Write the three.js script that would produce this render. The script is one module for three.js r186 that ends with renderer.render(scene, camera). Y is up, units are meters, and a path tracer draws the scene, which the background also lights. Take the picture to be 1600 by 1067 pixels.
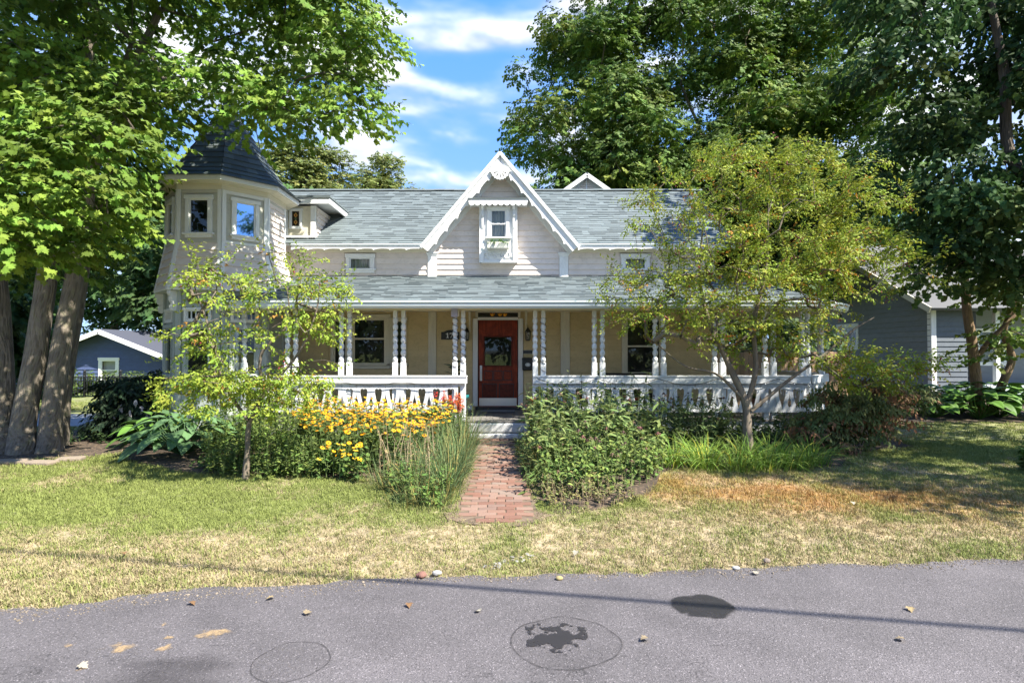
import * as THREE from 'three';
import { mergeGeometries, toCreasedNormals } from 'three/addons/utils/BufferGeometryUtils.js';
import { TextGeometry } from 'three/addons/geometries/TextGeometry.js';
import { RoundedBoxGeometry } from 'three/addons/geometries/RoundedBoxGeometry.js';
import { FontLoader } from 'three/addons/loaders/FontLoader.js';

// ---------------------------------------------------------------- camera, sky, sun, exposure
const EYE = 1.744, F = 850, HORIZON = 548;
const scene = new THREE.Scene();
const camera = new THREE.PerspectiveCamera(2 * Math.atan(533.5 / F) * 180 / Math.PI, 1600 / 1067, 0.1, 600);
camera.position.set(0, EYE, 0);
camera.rotation.x = Math.atan((HORIZON - 533.5) / F);
const renderer = new THREE.WebGLRenderer({ antialias: true });
renderer.toneMapping = THREE.LinearToneMapping;
renderer.toneMappingExposure = 3.35;
renderer.shadowMap.enabled = true;
const SUN = new THREE.Vector3(0.54, 0.771, 0.338).normalize();
const sun = new THREE.DirectionalLight(new THREE.Color(1, 0.945, 0.84), 4.6);
sun.position.copy(SUN).multiplyScalar(60);
sun.target.position.set(0, 0, -9);
sun.position.add(sun.target.position);
sun.castShadow = true;
sun.shadow.mapSize.set(4096, 4096);
Object.assign(sun.shadow.camera, { left: -30, right: 30, top: 30, bottom: -30, near: 1, far: 160 });
scene.add(sun, sun.target);

// ---------------------------------------------------------------- random and noise
function rng(seed) { let s = seed >>> 0; return () => { s = (s + 0x6d2b79f5) | 0; let t = Math.imul(s ^ (s >>> 15), 1 | s); t = (t + Math.imul(t ^ (t >>> 7), 61 | t)) ^ t; return ((t ^ (t >>> 14)) >>> 0) / 4294967296; }; }
const R = rng(7);
const rr = (a, b, r = R) => a + (b - a) * r();
const clamp = (x, a = 0, b = 1) => Math.min(b, Math.max(a, x));
const sstep = (a, b, x) => { const t = clamp((x - a) / (b - a)); return t * t * (3 - 2 * t); };
const lerp = (a, b, t) => a + (b - a) * t;
function h3(x, y, z) { let h = Math.imul(x, 374761393) ^ Math.imul(y, 668265263) ^ Math.imul(z, 2147483647 ^ 0x5bd1e995); h = Math.imul(h ^ (h >>> 13), 1274126177); return ((h ^ (h >>> 16)) >>> 0) / 4294967296; }
function vnoise(x, y, z = 0) {
  const ix = Math.floor(x), iy = Math.floor(y), iz = Math.floor(z), f = (t) => t * t * t * (t * (t * 6 - 15) + 10), u = f(x - ix), v = f(y - iy), w = f(z - iz);
  const L = (a, b, t) => a + (b - a) * t;
  return L(L(L(h3(ix, iy, iz), h3(ix + 1, iy, iz), u), L(h3(ix, iy + 1, iz), h3(ix + 1, iy + 1, iz), u), v), L(L(h3(ix, iy, iz + 1), h3(ix + 1, iy, iz + 1), u), L(h3(ix, iy + 1, iz + 1), h3(ix + 1, iy + 1, iz + 1), u), v), w);
}
function fbm(x, y, z = 0, n = 5) { let s = 0, a = 0.5, t = 0; for (let i = 0; i < n; i++) { s += a * vnoise(x, y, z); t += a; a *= 0.5; x = x * 2.03 + 17.1; y = y * 2.03 + 9.7; z = z * 2.03 + 3.3; } return s / t; }

// the sky: clear blue with bands of small fair-weather clouds all round
{
  const W = 2048, H = 1024, data = new Float32Array(W * H * 4);
  for (let row = 0; row < H; row++) {
    const el = ((row + 0.5) / H - 0.5) * Math.PI, y = Math.sin(el), c = Math.cos(el);
    for (let col = 0; col < W; col++) {
      const az = ((col + 0.5) / W - 0.5) * 2 * Math.PI, x = Math.cos(az) * c, z = Math.sin(az) * c;
      const up = Math.max(y, 0), k = Math.pow(1 - up, 2.6);
      let r = lerp(0.026, 0.21, k), g = lerp(0.125, 0.315, k), b = lerp(0.4, 0.46, k);
      const cs = x * SUN.x + y * SUN.y + z * SUN.z, glow = 0.12 * Math.pow(Math.max(cs, 0), 10);
      r += glow; g += glow; b += glow * 0.95;
      if (y > 0) {
        const warp = fbm(x * 3, y * 6, z * 3, 3) - 0.5, X = x * 4.6 + warp * 0.5 + 4.3, Z = z * 4.6 + 7.7, n = fbm(X, y * 17 + warp * 0.7 + 1.2, Z, 6), big = fbm(x * 1.7 + 3.1, y * 4.5 + 8.0, z * 1.7 + 1.9, 2);
        const th = 0.518 + 0.2 * (0.5 - big);
        let a = sstep(th - 0.03, th + 0.22, n) * 0.88 + 0.2 * sstep(0.36, 0.6, n);
        a = clamp(a) * sstep(0.0, 0.12, y) * (1 - sstep(0.56, 0.8, y) * 0.8);
        const lit = clamp(0.82 + (n - fbm(X, (y + 0.018) * 17 + warp * 0.7 + 1.2, Z, 4)) * 1.6, 0.68, 1);
        r = lerp(r, 0.44 * lit, a); g = lerp(g, 0.45 * lit, a); b = lerp(b, 0.47 * lit, a);
      } else { const q = sstep(0, -0.25, y); r = lerp(r, 0.1, q); g = lerp(g, 0.11, q); b = lerp(b, 0.09, q); }
      const i = (row * W + col) * 4; data[i] = r; data[i + 1] = g; data[i + 2] = b; data[i + 3] = 1;
    }
  }
  const sky = new THREE.DataTexture(data, W, H, THREE.RGBAFormat, THREE.FloatType);
  sky.mapping = THREE.EquirectangularReflectionMapping; sky.magFilter = THREE.LinearFilter; sky.needsUpdate = true;
  scene.background = sky; scene.environment = sky;
}

// ---------------------------------------------------------------- helpers
const V = (x, y, z) => new THREE.Vector3(x, y, z);
const at = (px, py, d) => V((px - 800) / F * d, EYE + (HORIZON - py) / F * d, -d);     // a point seen at (px, py), d metres in front of the camera
const onGround = (px, py) => at(px, py, EYE * F / (py - HORIZON));
const used = new Map();
function numbered(name) { const n = used.get(name) ?? 0; used.set(name, n + 1); return n ? name + '_' + String(n).padStart(3, '0') : name; }
function tag(o, label, category, group, kind) { if (label) o.userData.label = label; if (category) o.userData.category = category; if (group) o.userData.group = group; if (kind) o.userData.kind = kind; return o; }
function thing(name, label, category, p = [0, 0, 0], turn = 0, group, kind) {
  const o = new THREE.Group(); o.name = numbered(name); scene.add(o); o.position.set(...p); o.rotation.y = turn; return tag(o, label, category, group, kind);
}
function part(name, geo, mat, parent) { const m = new THREE.Mesh(geo, mat); m.name = name; parent.add(m); return m; }
function top(name, geo, mat, label, category, group, kind) { const m = new THREE.Mesh(geo, mat); m.name = numbered(name); scene.add(m); return tag(m, label, category, group, kind); }
function each(name, list, mat, parent) { for (const g of list) part(name, g, mat, parent); }
function structure(name, geo, mat) { const m = new THREE.Mesh(geo, mat); m.name = numbered(name); scene.add(m); m.userData.kind = 'structure'; return m; }
function merge(list) {
  const a = list.map((g) => (g.index ? g.toNonIndexed() : g)), uv = a.every((g) => g.attributes.uv), col = a.every((g) => g.attributes.color);
  for (const g of a) for (const k of Object.keys(g.attributes)) if (!(k === 'position' || k === 'normal' || (k === 'uv' && uv) || (k === 'color' && col))) g.deleteAttribute(k);
  return mergeGeometries(a);
}
const box = (w, h, d, x = 0, y = 0, z = 0) => new THREE.BoxGeometry(w, h, d).translate(x, y, z);
const rbox = (w, h, d, x = 0, y = 0, z = 0, r = 0.008) => new RoundedBoxGeometry(w, h, d, 1, Math.min(r, w / 2.2, h / 2.2, d / 2.2)).translate(x, y, z);
const b3 = (x0, x1, y0, y1, z0, z1) => box(x1 - x0, y1 - y0, z1 - z0, (x0 + x1) / 2, (y0 + y1) / 2, (z0 + z1) / 2);
const r3 = (x0, x1, y0, y1, z0, z1, r = 0.006) => rbox(x1 - x0, y1 - y0, z1 - z0, (x0 + x1) / 2, (y0 + y1) / 2, (z0 + z1) / 2, r);
function bar(a, b, w, h, up = V(0, 1, 0)) {      // a box along a -> b, h measured along up
  const d = b.clone().sub(a), l = d.length(), z = d.normalize(), x = up.clone().cross(z).normalize(), y = z.clone().cross(x);
  const g = new THREE.BoxGeometry(w, h, l); g.applyMatrix4(new THREE.Matrix4().makeBasis(x, y, z).setPosition(a.clone().add(b).multiplyScalar(0.5))); return g;
}
function taper(a, b, ra, rb, n = 6) {            // a tapered round piece
  const d = b.clone().sub(a), l = d.length(), g = new THREE.CylinderGeometry(rb, ra, l, n, 1, true);
  g.applyQuaternion(new THREE.Quaternion().setFromUnitVectors(V(0, 1, 0), d.normalize())).translate((a.x + b.x) / 2, (a.y + b.y) / 2, (a.z + b.z) / 2); return g;
}
function limb(pts, radii, n = 10, bump = 0, seed = 1) { // one smooth tapered tube through points
  const c = new THREE.CatmullRomCurve3(pts), S = Math.max(8, pts.length * 7), pos = [], uv = [], idx = [];
  let side = V(1, 0, 0);
  for (let i = 0; i <= S; i++) {
    const t = i / S, p = c.getPoint(t), d = c.getTangent(t); side.sub(d.clone().multiplyScalar(side.dot(d))).normalize(); const o = d.clone().cross(side);
    const q = t * (radii.length - 1), k = Math.min(radii.length - 2, Math.floor(q)), r = lerp(radii[k], radii[k + 1], q - k);
    for (let j = 0; j <= n; j++) {
      const a = (j % n) / n * 2 * Math.PI, rad = r * (1 + bump * (vnoise(Math.cos(a) * 2.2 + seed * 7, Math.sin(a) * 2.2, i * 0.22) - 0.5) * 2);
      pos.push(p.x + (side.x * Math.cos(a) + o.x * Math.sin(a)) * rad, p.y + (side.y * Math.cos(a) + o.y * Math.sin(a)) * rad, p.z + (side.z * Math.cos(a) + o.z * Math.sin(a)) * rad);
      uv.push(j / n, t * c.getLength());
    }
  }
  for (let i = 0; i < S; i++) for (let j = 0; j < n; j++) { const a = i * (n + 1) + j, b = a + n + 1; idx.push(a, a + 1, b, b, a + 1, b + 1); }
  const g = new THREE.BufferGeometry(); g.setAttribute('position', new THREE.Float32BufferAttribute(pos, 3)); g.setAttribute('uv', new THREE.Float32BufferAttribute(uv, 2)); g.setIndex(idx); g.computeVertexNormals(); return g;
}
function tube(pts, r, n = 5, seg = 24) { return new THREE.TubeGeometry(new THREE.CatmullRomCurve3(pts), seg, r, n, false); }
function ext(shape, depth, bevel = 0) { return new THREE.ExtrudeGeometry(shape, { depth, bevelEnabled: bevel > 0, bevelSize: bevel, bevelThickness: bevel, bevelSegments: 1, curveSegments: 6 }); }
function poly(pts) { return new THREE.Shape(pts.map(([x, y]) => new THREE.Vector2(x, y))); }
const flat = (g) => { const q = g.index ? g.toNonIndexed() : g; q.computeVertexNormals(); return q; };

// ---------------------------------------------------------------- textures and materials
function dataTex(w, h, f, srgb = false) {        // f(x, y) -> [r, g, b] in 0..1
  const d = new Uint8Array(w * h * 4);
  for (let y = 0; y < h; y++) for (let x = 0; x < w; x++) { const c = f(x / w, y / h), i = (y * w + x) * 4; d[i] = clamp(c[0]) * 255; d[i + 1] = clamp(c[1]) * 255; d[i + 2] = clamp(c[2]) * 255; d[i + 3] = c[3] === undefined ? 255 : clamp(c[3]) * 255; }
  const t = new THREE.DataTexture(d, w, h); t.wrapS = t.wrapT = THREE.RepeatWrapping; t.magFilter = THREE.LinearFilter; t.minFilter = THREE.LinearMipmapLinearFilter; if (srgb) t.colorSpace = THREE.SRGBColorSpace; t.needsUpdate = true; return t;
}
function tileNoise(x, y, s, seed = 0, n = 4) {   // noise that tiles on the unit square
  const a = x * 2 * Math.PI, b = y * 2 * Math.PI, k = s / (2 * Math.PI);
  let sum = 0, amp = 0.5, tot = 0;
  for (let i = 0; i < n; i++) { const q = k * (1 << i); sum += amp * vnoise(Math.cos(a) * q + seed + 31, Math.sin(a) * q + Math.cos(b) * q * 1.3 + 57, Math.sin(b) * q + seed * 3 + 11); tot += amp; amp *= 0.55; }
  return sum / tot;
}
const lin = (r, g, b) => new THREE.Color().setRGB(r, g, b);
const std = (c, o = {}) => new THREE.MeshStandardMaterial({ color: lin(...c), roughness: 0.75, ...o });
const paintTex = dataTex(256, 256, (x, y) => { const n = tileNoise(x, y, 9, 2), m = tileNoise(x, y, 40, 5), v = 0.8 + 0.22 * n - 0.1 * sstep(0.56, 0.75, m); return [v, v, v * 0.99]; });
const woodBump = dataTex(256, 256, (x, y) => { const v = tileNoise(x, y * 0.999, 5, 3, 3) * 0.3 + vnoise(x * 6, Math.floor(y * 128) * 3.1) * 0.6; return [v, v, v]; });
paintTex.repeat.set(0.6, 0.6);
const M = {
  white: std([0.84, 0.84, 0.83], { map: paintTex, roughness: 0.55 }),
  porchWhite: std([0.8, 0.81, 0.82], { map: paintTex, roughness: 0.5 }),
  cream: std([0.74, 0.68, 0.53], { map: paintTex, roughness: 0.6 }),
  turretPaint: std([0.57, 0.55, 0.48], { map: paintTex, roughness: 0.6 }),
  greyGreen: std([0.42, 0.46, 0.43], { map: paintTex, roughness: 0.6 }),
  pink: [0, 1, 2].map((i) => std([[0.79, 0.695, 0.63], [0.765, 0.67, 0.605], [0.81, 0.715, 0.65]][i], { map: paintTex, bumpMap: woodBump, bumpScale: 0.0015, roughness: 0.7 })),
  tan: [0, 1, 2].map((i) => std([[0.68, 0.535, 0.29], [0.66, 0.52, 0.28], [0.695, 0.55, 0.3]][i], { map: paintTex, bumpMap: woodBump, bumpScale: 0.0015, roughness: 0.7 })),  // porch siding: warm bounced light is put into this colour
  greySiding: [0, 1].map((i) => std([[0.215, 0.23, 0.245], [0.2, 0.215, 0.23]][i], { map: paintTex, roughness: 0.7 })),
  blueSiding: [0, 1].map((i) => std([[0.075, 0.105, 0.23], [0.07, 0.098, 0.215]][i], { map: paintTex, roughness: 0.7 })),
  gutter: std([0.6, 0.66, 0.68], { roughness: 0.35 }),
  dark: std([0.02, 0.02, 0.022], { roughness: 0.5 }),
  black: std([0.012, 0.012, 0.013], { roughness: 0.4 }),
  inside: std([0.05, 0.045, 0.04], { roughness: 0.95 }),
  curtain: std([0.34, 0.36, 0.34], { roughness: 0.95 }),
  pane: new THREE.MeshPhysicalMaterial({ color: lin(0.9, 0.93, 0.93), transmission: 1, thickness: 0, roughness: 0, ior: 1.55 }),
  mirrorPane: new THREE.MeshPhysicalMaterial({ color: lin(0.34, 0.52, 0.78), metalness: 1, roughness: 0.03 }),
  floorBoard: std([0.2, 0.185, 0.17], { map: paintTex, roughness: 0.7 }),
  concrete: std([0.6, 0.6, 0.59], { map: paintTex, roughness: 0.85 }),
  steel: std([0.62, 0.63, 0.64], { metalness: 0.85, roughness: 0.32 }),
};
const barkTex = dataTex(256, 256, (x, y) => { const n = tileNoise(x, y, 7, 4), f = vnoise(x * 26 + Math.sin(y * 6.28) * 1.2, y * 7 + 3), l = sstep(0.58, 0.7, tileNoise(x, y, 11, 9)); const v = 0.55 + 0.45 * n - 0.22 * sstep(0.55, 0.8, f); return [v * lerp(1, 1.05, l), v * lerp(1, 1.12, l), v * lerp(1, 1.0, l)]; });
const barkBump = dataTex(256, 256, (x, y) => { const v = 0.6 * vnoise(x * 26 + Math.sin(y * 6.28) * 1.2, y * 7 + 3) + 0.4 * tileNoise(x, y, 30, 1); return [v, v, v]; });
const bark = (c, o = {}) => { const m = std(c, { map: barkTex.clone(), bumpMap: barkBump.clone(), bumpScale: 0.03, roughness: 0.95, ...o }); m.map.repeat.set(2, 0.8); m.bumpMap.repeat.set(2, 0.8); return m; };
M.bark = bark([0.24, 0.2, 0.155]); M.thinBark = bark([0.25, 0.2, 0.15], { bumpScale: 0.008 }); M.darkBark = bark([0.14, 0.11, 0.085]); M.brownBark = bark([0.26, 0.17, 0.1]);
const leafMat = (c, t = 0.4, o = {}) => new THREE.MeshPhysicalMaterial({ color: lin(...c), roughness: 0.72, transmission: t, thickness: 0, ior: 1.4, specularIntensity: 0.35, side: THREE.DoubleSide, ...o });

// ---------------------------------------------------------------- foliage
function fan(outline, fold = 0.12, droop = 0.1) { // leaf from an outline (x along the leaf, y across), folded along its midrib
  const s = poly(outline), g = new THREE.ShapeGeometry(s), p = g.attributes.position; let L = 0;
  for (let i = 0; i < p.count; i++) L = Math.max(L, p.getX(i));
  for (let i = 0; i < p.count; i++) { const x = p.getX(i), y = p.getY(i); p.setXYZ(i, x, Math.abs(y) * fold - droop * x * x / L, y); }
  const q = g.toNonIndexed(); q.deleteAttribute('uv'); q.computeVertexNormals(); return q;
}
const sym = (half) => [...half, ...half.slice().reverse().filter(([, y]) => y > 1e-6).map(([x, y]) => [x, -y])];
const mapleOutline = (s) => sym([[0, 0], [-0.06, 0.16], [0.12, 0.46], [0.22, 0.3], [0.46, 0.56], [0.5, 0.26], [0.7, 0.3], [0.72, 0.14], [1, 0]]).map(([x, y]) => [x * s, y * s]);
const ovalOutline = (l, w) => sym([[0, 0], [l * 0.22, w * 0.42], [l * 0.52, w * 0.5], [l * 0.8, w * 0.27], [l, 0]]);
const roundOutline = (s) => sym([[0.04, 0], [-0.06, 0.22], [0.14, 0.45], [0.45, 0.48], [0.75, 0.28], [1, 0]]).map(([x, y]) => [x * s, y * s]);
function spray(leaf, n, len, seed, spread = 1, sizeVar = 0.35) { // n leaves along a twig that runs in +x, leaf faces up
  const r = rng(seed), list = [];
  for (let i = 0; i < n; i++) {
    const g = leaf.clone(), s = 1 - sizeVar * r(), t = (i + 0.4 * r()) / n;
    g.scale(s, s, s); g.rotateX((r() - 0.5) * 1.3); g.rotateZ(-0.15 - 0.6 * r() * spread); g.rotateY(((i % 2 ? 1 : -1) * (0.35 + 0.8 * r()) + (i === n - 1 ? 0 : 0)) * spread);
    g.translate(t * len, -0.05 * len * t * t + (r() - 0.5) * 0.12 * len, (r() - 0.5) * 0.2 * len); list.push(g);
  }
  return merge(list);
}
class Copies { // collects places for one instanced mesh
  constructor() { this.m = []; this.c = []; }
  add(p, q, s, c) { this.m.push(new THREE.Matrix4().compose(p, q, s instanceof THREE.Vector3 ? s : V(s, s, s))); this.c.push(c); }
  build(name, geo, mat, parent, kind) {
    const o = new THREE.InstancedMesh(geo, mat, this.m.length); o.name = name;
    this.m.forEach((m, i) => { o.setMatrixAt(i, m); o.setColorAt(i, this.c[i]); }); parent.add(o); if (kind) o.userData.kind = kind; return o;
  }
}
const eul = (x, y, z, order = 'YZX') => new THREE.Quaternion().setFromEuler(new THREE.Euler(x, y, z, order));
function tint(r, v = 0.25, warm = 0) { const k = 1 - v + 2 * v * r(); return lin(k * (1 + (r() - 0.4) * 0.4 * (1 + warm)) * (1 + warm), k, k * (0.8 + 0.4 * r())); }

// A skeleton that reaches every target: each target hangs on the nearest earlier node, thickness follows the number of twigs carried.
function grow(trunkNodes, targets, o = {}) {
  const { tip = 0.008, pow = 0.46, max = 1, seed = 3, step = 0.5, sag = 0.08, min = 0, radial = 5 } = o, r = rng(seed), nodes = trunkNodes.map((p, i) => ({ p, up: i - 1, n: 0, trunk: true }));
  const first = nodes.length, root = trunkNodes[trunkNodes.length - 1], order = targets.map((t) => ({ t, d: t.distanceTo(root) })).sort((a, b) => a.d - b.d), ends = [];
  for (const { t } of order) {
    let best = 0, bd = 1e9;
    nodes.forEach((n, i) => { const d = n.p.distanceTo(t) + Math.max(0, n.p.y - t.y) * 0.45 + (n.trunk && i < first - 3 ? 0.5 : 0); if (d < bd) { bd = d; best = i; } });
    const a = nodes[best].p, k = Math.max(1, Math.round(a.distanceTo(t) / step)); let up = best;
    for (let i = 1; i <= k; i++) { const q = a.clone().lerp(t, i / k); if (i < k) { const j = 0.13 * step; q.x += (r() - 0.5) * 2 * j; q.z += (r() - 0.5) * 2 * j; q.y += Math.sin(i / k * Math.PI) * sag * a.distanceTo(t) + (r() - 0.5) * j; } nodes.push({ p: q, up, n: 0 }); up = nodes.length - 1; }
    ends.push({ p: t, from: nodes[nodes[up].up].p });
  }
  for (let i = nodes.length - 1; i >= 0; i--) { const n = nodes[i]; if (n.n === 0) n.n = 1; if (n.up >= 0) nodes[n.up].n += n.n; }
  const rad = (n) => clamp(tip * Math.pow(n.n, pow), min, max), list = [];
  nodes.forEach((n, i) => { if (i < first || n.up < 0) return; const u = nodes[n.up]; list.push(taper(u.p, n.p, Math.min(rad(u), rad(n) * 1.35), rad(n), rad(n) > 0.05 ? radial + 2 : radial)); });
  return { wood: list.length ? merge(list) : null, ends, nodes };
}

// ---------------------------------------------------------------- ground, road, path
// what grows where on the lawn: green, straw and a rust-coloured patch on the right
function lawnLook(x, z) {
  const d = -z, n = fbm(x * 0.7 + 5, z * 0.7 + 9, 1, 4), m = fbm(x * 2.3 + 1, z * 2.3, 4, 4);
  let dry = sstep(6.9, 4.6, d) * 0.78 + (n - 0.5) * 2.0 + (m - 0.5) * 1.5 + 0.34;
  dry += 0.3 * Math.exp(-((x + 0.4) ** 2) / 3 - ((d - 4.9) ** 2) / 1.0);
  dry -= 0.45 * sstep(-2.2, -4.2, x) * sstep(4.4, 5.5, d) + 0.3 * sstep(8, 10, d);
  const wob = (n - 0.5) * 1.6, rust = Math.exp(-(((x - 3.6 + (d - 6.8) * 0.5) / 3.2) ** 2) * 1.3 - (((d - 6.75 - (x - 3.6) * -0.12 + wob) / 1.0) ** 2)) * (0.35 + 1.0 * m);
  return { dry: clamp(dry), rust: clamp(rust * 0.95), n, m };
}
const GREEN = [0.185, 0.215, 0.06], STRAW = [0.39, 0.31, 0.19], RUST = [0.36, 0.19, 0.06];
{
  const X0 = -16, X1 = 18, Z0 = -24, Z1 = -3, W = 1400, H = 900, g = new THREE.PlaneGeometry(X1 - X0, Z1 - Z0).rotateX(-Math.PI / 2).translate((X0 + X1) / 2, 0, (Z0 + Z1) / 2);
  const t = dataTex(W, H, (u, v) => {
    const x = lerp(X0, X1, u), z = lerp(Z1, Z0, v), L = lawnLook(x, z), f = fbm(x * 9, z * 9, 2, 3), k = 0.5 + 0.9 * f;
    const c = [0, 1, 2].map((i) => lerp(lerp(GREEN[i], STRAW[i], L.dry * 0.85 + 0.12), RUST[i], L.rust) * k * 0.8);
    return c.map((q) => Math.pow(q, 1 / 2.2));
  }, true);
  // v runs from the road to the house
  const uv = g.attributes.uv, p = g.attributes.position;
  for (let i = 0; i < uv.count; i++) uv.setXY(i, (p.getX(i) - X0) / (X1 - X0), (p.getZ(i) - Z1) / (Z0 - Z1));
  structure('lawn', g, new THREE.MeshStandardMaterial({ map: t, roughness: 1, bumpMap: barkBump, bumpScale: 0.01 }));
  const far = dataTex(256, 256, (x, y) => { const n = tileNoise(x, y, 10, 3); return [0.33 + 0.16 * n, 0.38 + 0.16 * n, 0.16 + 0.1 * n]; }, true); far.repeat.set(40, 40);
  structure('ground', new THREE.PlaneGeometry(500, 500).rotateX(-Math.PI / 2).translate(0, -0.03, 0), new THREE.MeshStandardMaterial({ map: far, roughness: 1 }));
}
const roadEdge = [[-60, -1.2], [-30, -2.1], [-12, -3.0], [-6, -3.45], [-3.45, -3.67], [-2.33, -3.96], [-0.97, -4.12], [1.01, -4.3], [4.29, -4.56], [8, -4.75], [14, -4.7], [30, -4.2], [60, -3]];
const edgeCurve = new THREE.SplineCurve(roadEdge.map(([x, z]) => new THREE.Vector2(x, z)));
const edgePts = edgeCurve.getPoints(1400).map((p, i) => [p.x, p.y + (vnoise(p.x * 1.9, 3) - 0.5) * 0.07 + (vnoise(p.x * 7, 8) - 0.5) * 0.06]);
const edgeZ = (x) => { for (let i = 1; i < edgePts.length; i++) if (edgePts[i][0] >= x) { const [a, b] = [edgePts[i - 1], edgePts[i]]; return lerp(a[1], b[1], (x - a[0]) / (b[0] - a[0] || 1)); } return -4; };
{
  const s = new THREE.Shape(edgePts.map(([x, z]) => new THREE.Vector2(x, -z))); s.lineTo(60, -14); s.lineTo(-60, -14);
  const g = new THREE.ExtrudeGeometry(s, { depth: 0.022, bevelEnabled: false }).rotateX(-Math.PI / 2).translate(0, -0.008, 0);
  const col = dataTex(1024, 1024, (x, y) => {
    const n = tileNoise(x, y, 5, 1, 4), s = h3(Math.floor(x * 512), Math.floor(y * 512), 3), s2 = h3(Math.floor(x * 1024), Math.floor(y * 1024), 5);
    const cr = Math.abs(tileNoise(x, y, 4, 21, 5) - 0.5), cr2 = tileNoise(x, y, 3, 40, 2); let v = 0.305 + 0.12 * (n - 0.5) - (cr < 0.0022 && cr2 > 0.66 ? 0.05 : 0) + 0.09 * (s - 0.5) + 0.06 * (s2 - 0.5); if (s > 0.975) v += 0.12; if (s2 > 0.992) v += 0.2; if (s < 0.03) v -= 0.08;
    return [v * 1.03, v * 0.985, v * 1.0];
  }, true), bump = dataTex(1024, 1024, (x, y) => { const v = 0.6 * h3(Math.floor(x * 512), Math.floor(y * 512), 3) + 0.4 * h3(Math.floor(x * 1024), Math.floor(y * 1024), 5); return [v, v, v]; });
  col.repeat.set(0.34, 0.34); bump.repeat.set(0.34, 0.34);
  structure('road', g, new THREE.MeshStandardMaterial({ map: col, bumpMap: bump, bumpScale: 0.004, roughness: 0.9 }));
}
// soft-edged marks on the asphalt: alpha textures with a shape of their own
function roadMark(name, px0, px1, py0, py1, c, f, o = {}) {
  const a = onGround((px0 + px1) / 2, py1), b = onGround((px0 + px1) / 2, py0), w = (px1 - px0) / F * -((a.z + b.z) / 2), h = Math.abs(a.z - b.z);
  const t = dataTex(512, 256, (x, y) => [1, 1, 1, f(x * 2 - 1, y * 2 - 1)]); t.wrapS = t.wrapT = THREE.ClampToEdgeWrapping;
  const g = new THREE.PlaneGeometry(w, h).rotateX(-Math.PI / 2).translate((a.x + b.x) / 2, 0.0175 + (o.lift ?? 0), (a.z + b.z) / 2);
  structure(name, g, new THREE.MeshStandardMaterial({ color: lin(...c), map: t, transparent: true, roughness: o.rough ?? 0.9 }));
}
{
  const blob = (seed, k = 2.2, amp = 0.5) => (x, y) => { const r = Math.hypot(x, y), n = fbm(x * k + seed, y * k, seed, 4) - 0.5; return sstep(0.0, 0.13, 0.8 - r + n * amp); };
  const wet = blob(3.3, 3, 0.3);
  roadMark('wet_patch', 1030, 1160, 924, 974, [0.02, 0.019, 0.019], (x, y) => wet(x, y) * (0.62 + 0.4 * fbm(x * 9, y * 5, 4, 3)), { rough: 0.5 });
  roadMark('wet_patch', 822, 918, 974, 1020, [0.022, 0.02, 0.02], (x, y) => { const n = fbm(x * 3.4 + 2, y * 3.4 + 5, 2, 5); return sstep(0.0, 0.16, 0.62 - Math.hypot(x, y) * 0.78 + (n - 0.5) * 1.9 + (fbm(x * 14, y * 9, 7, 3) - 0.5) * 0.7) * 0.85; }, { rough: 0.55, lift: 0.002 });
  const ring = (s) => (x, y) => { const a = Math.atan2(y, x), r = Math.hypot(x, y), q = 0.9 + 0.1 * (vnoise(Math.cos(a) * 2 + s, Math.sin(a) * 2, s) - 0.5); return Math.exp(-(((r - q) / 0.016) ** 2)) * (0.25 + 0.5 * vnoise(a * 9, s)) + 0.07 * sstep(q, q - 0.05, r); };
  roadMark('ring_stain', 792, 974, 962, 1052, [0.03, 0.028, 0.028], ring(4)); roadMark('ring_stain', 394, 520, 1000, 1070, [0.03, 0.028, 0.028], ring(9));
  const grit = (s) => (x, y) => { const n = fbm(x * 2.3 + s, y * 2 + s, s, 5), f = fbm(x * 12 + s, y * 7, s, 3); return clamp(sstep(0.1, 0.6, 0.62 - Math.hypot(x, y) + (n - 0.5) * 1.8) * (0.2 + 0.9 * f)) * 0.85; };
  [[160, 236, 1000, 1026, 1], [240, 286, 1004, 1020, 2], [240, 270, 968, 984, 3], [300, 372, 974, 1002, 4], [98, 130, 1002, 1014, 5], [120, 148, 1036, 1052, 6], [254, 282, 990, 1002, 7]].forEach(([a, b, c, d, s]) => roadMark('sand_patch', a, b, c, d, [0.36, 0.25, 0.13], grit(s)));
  roadMark('painted_shadow', 60, 460, 1010, 1110, [0.035, 0.032, 0.034], (x, y) => 0.45 * sstep(0.0, 0.8, 0.9 - Math.hypot(x, y) + (fbm(x * 2, y * 2, 3, 3) - 0.5)), { lift: -0.001 });  // faint cast shadow painted on the asphalt as a dark mark
}
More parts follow.
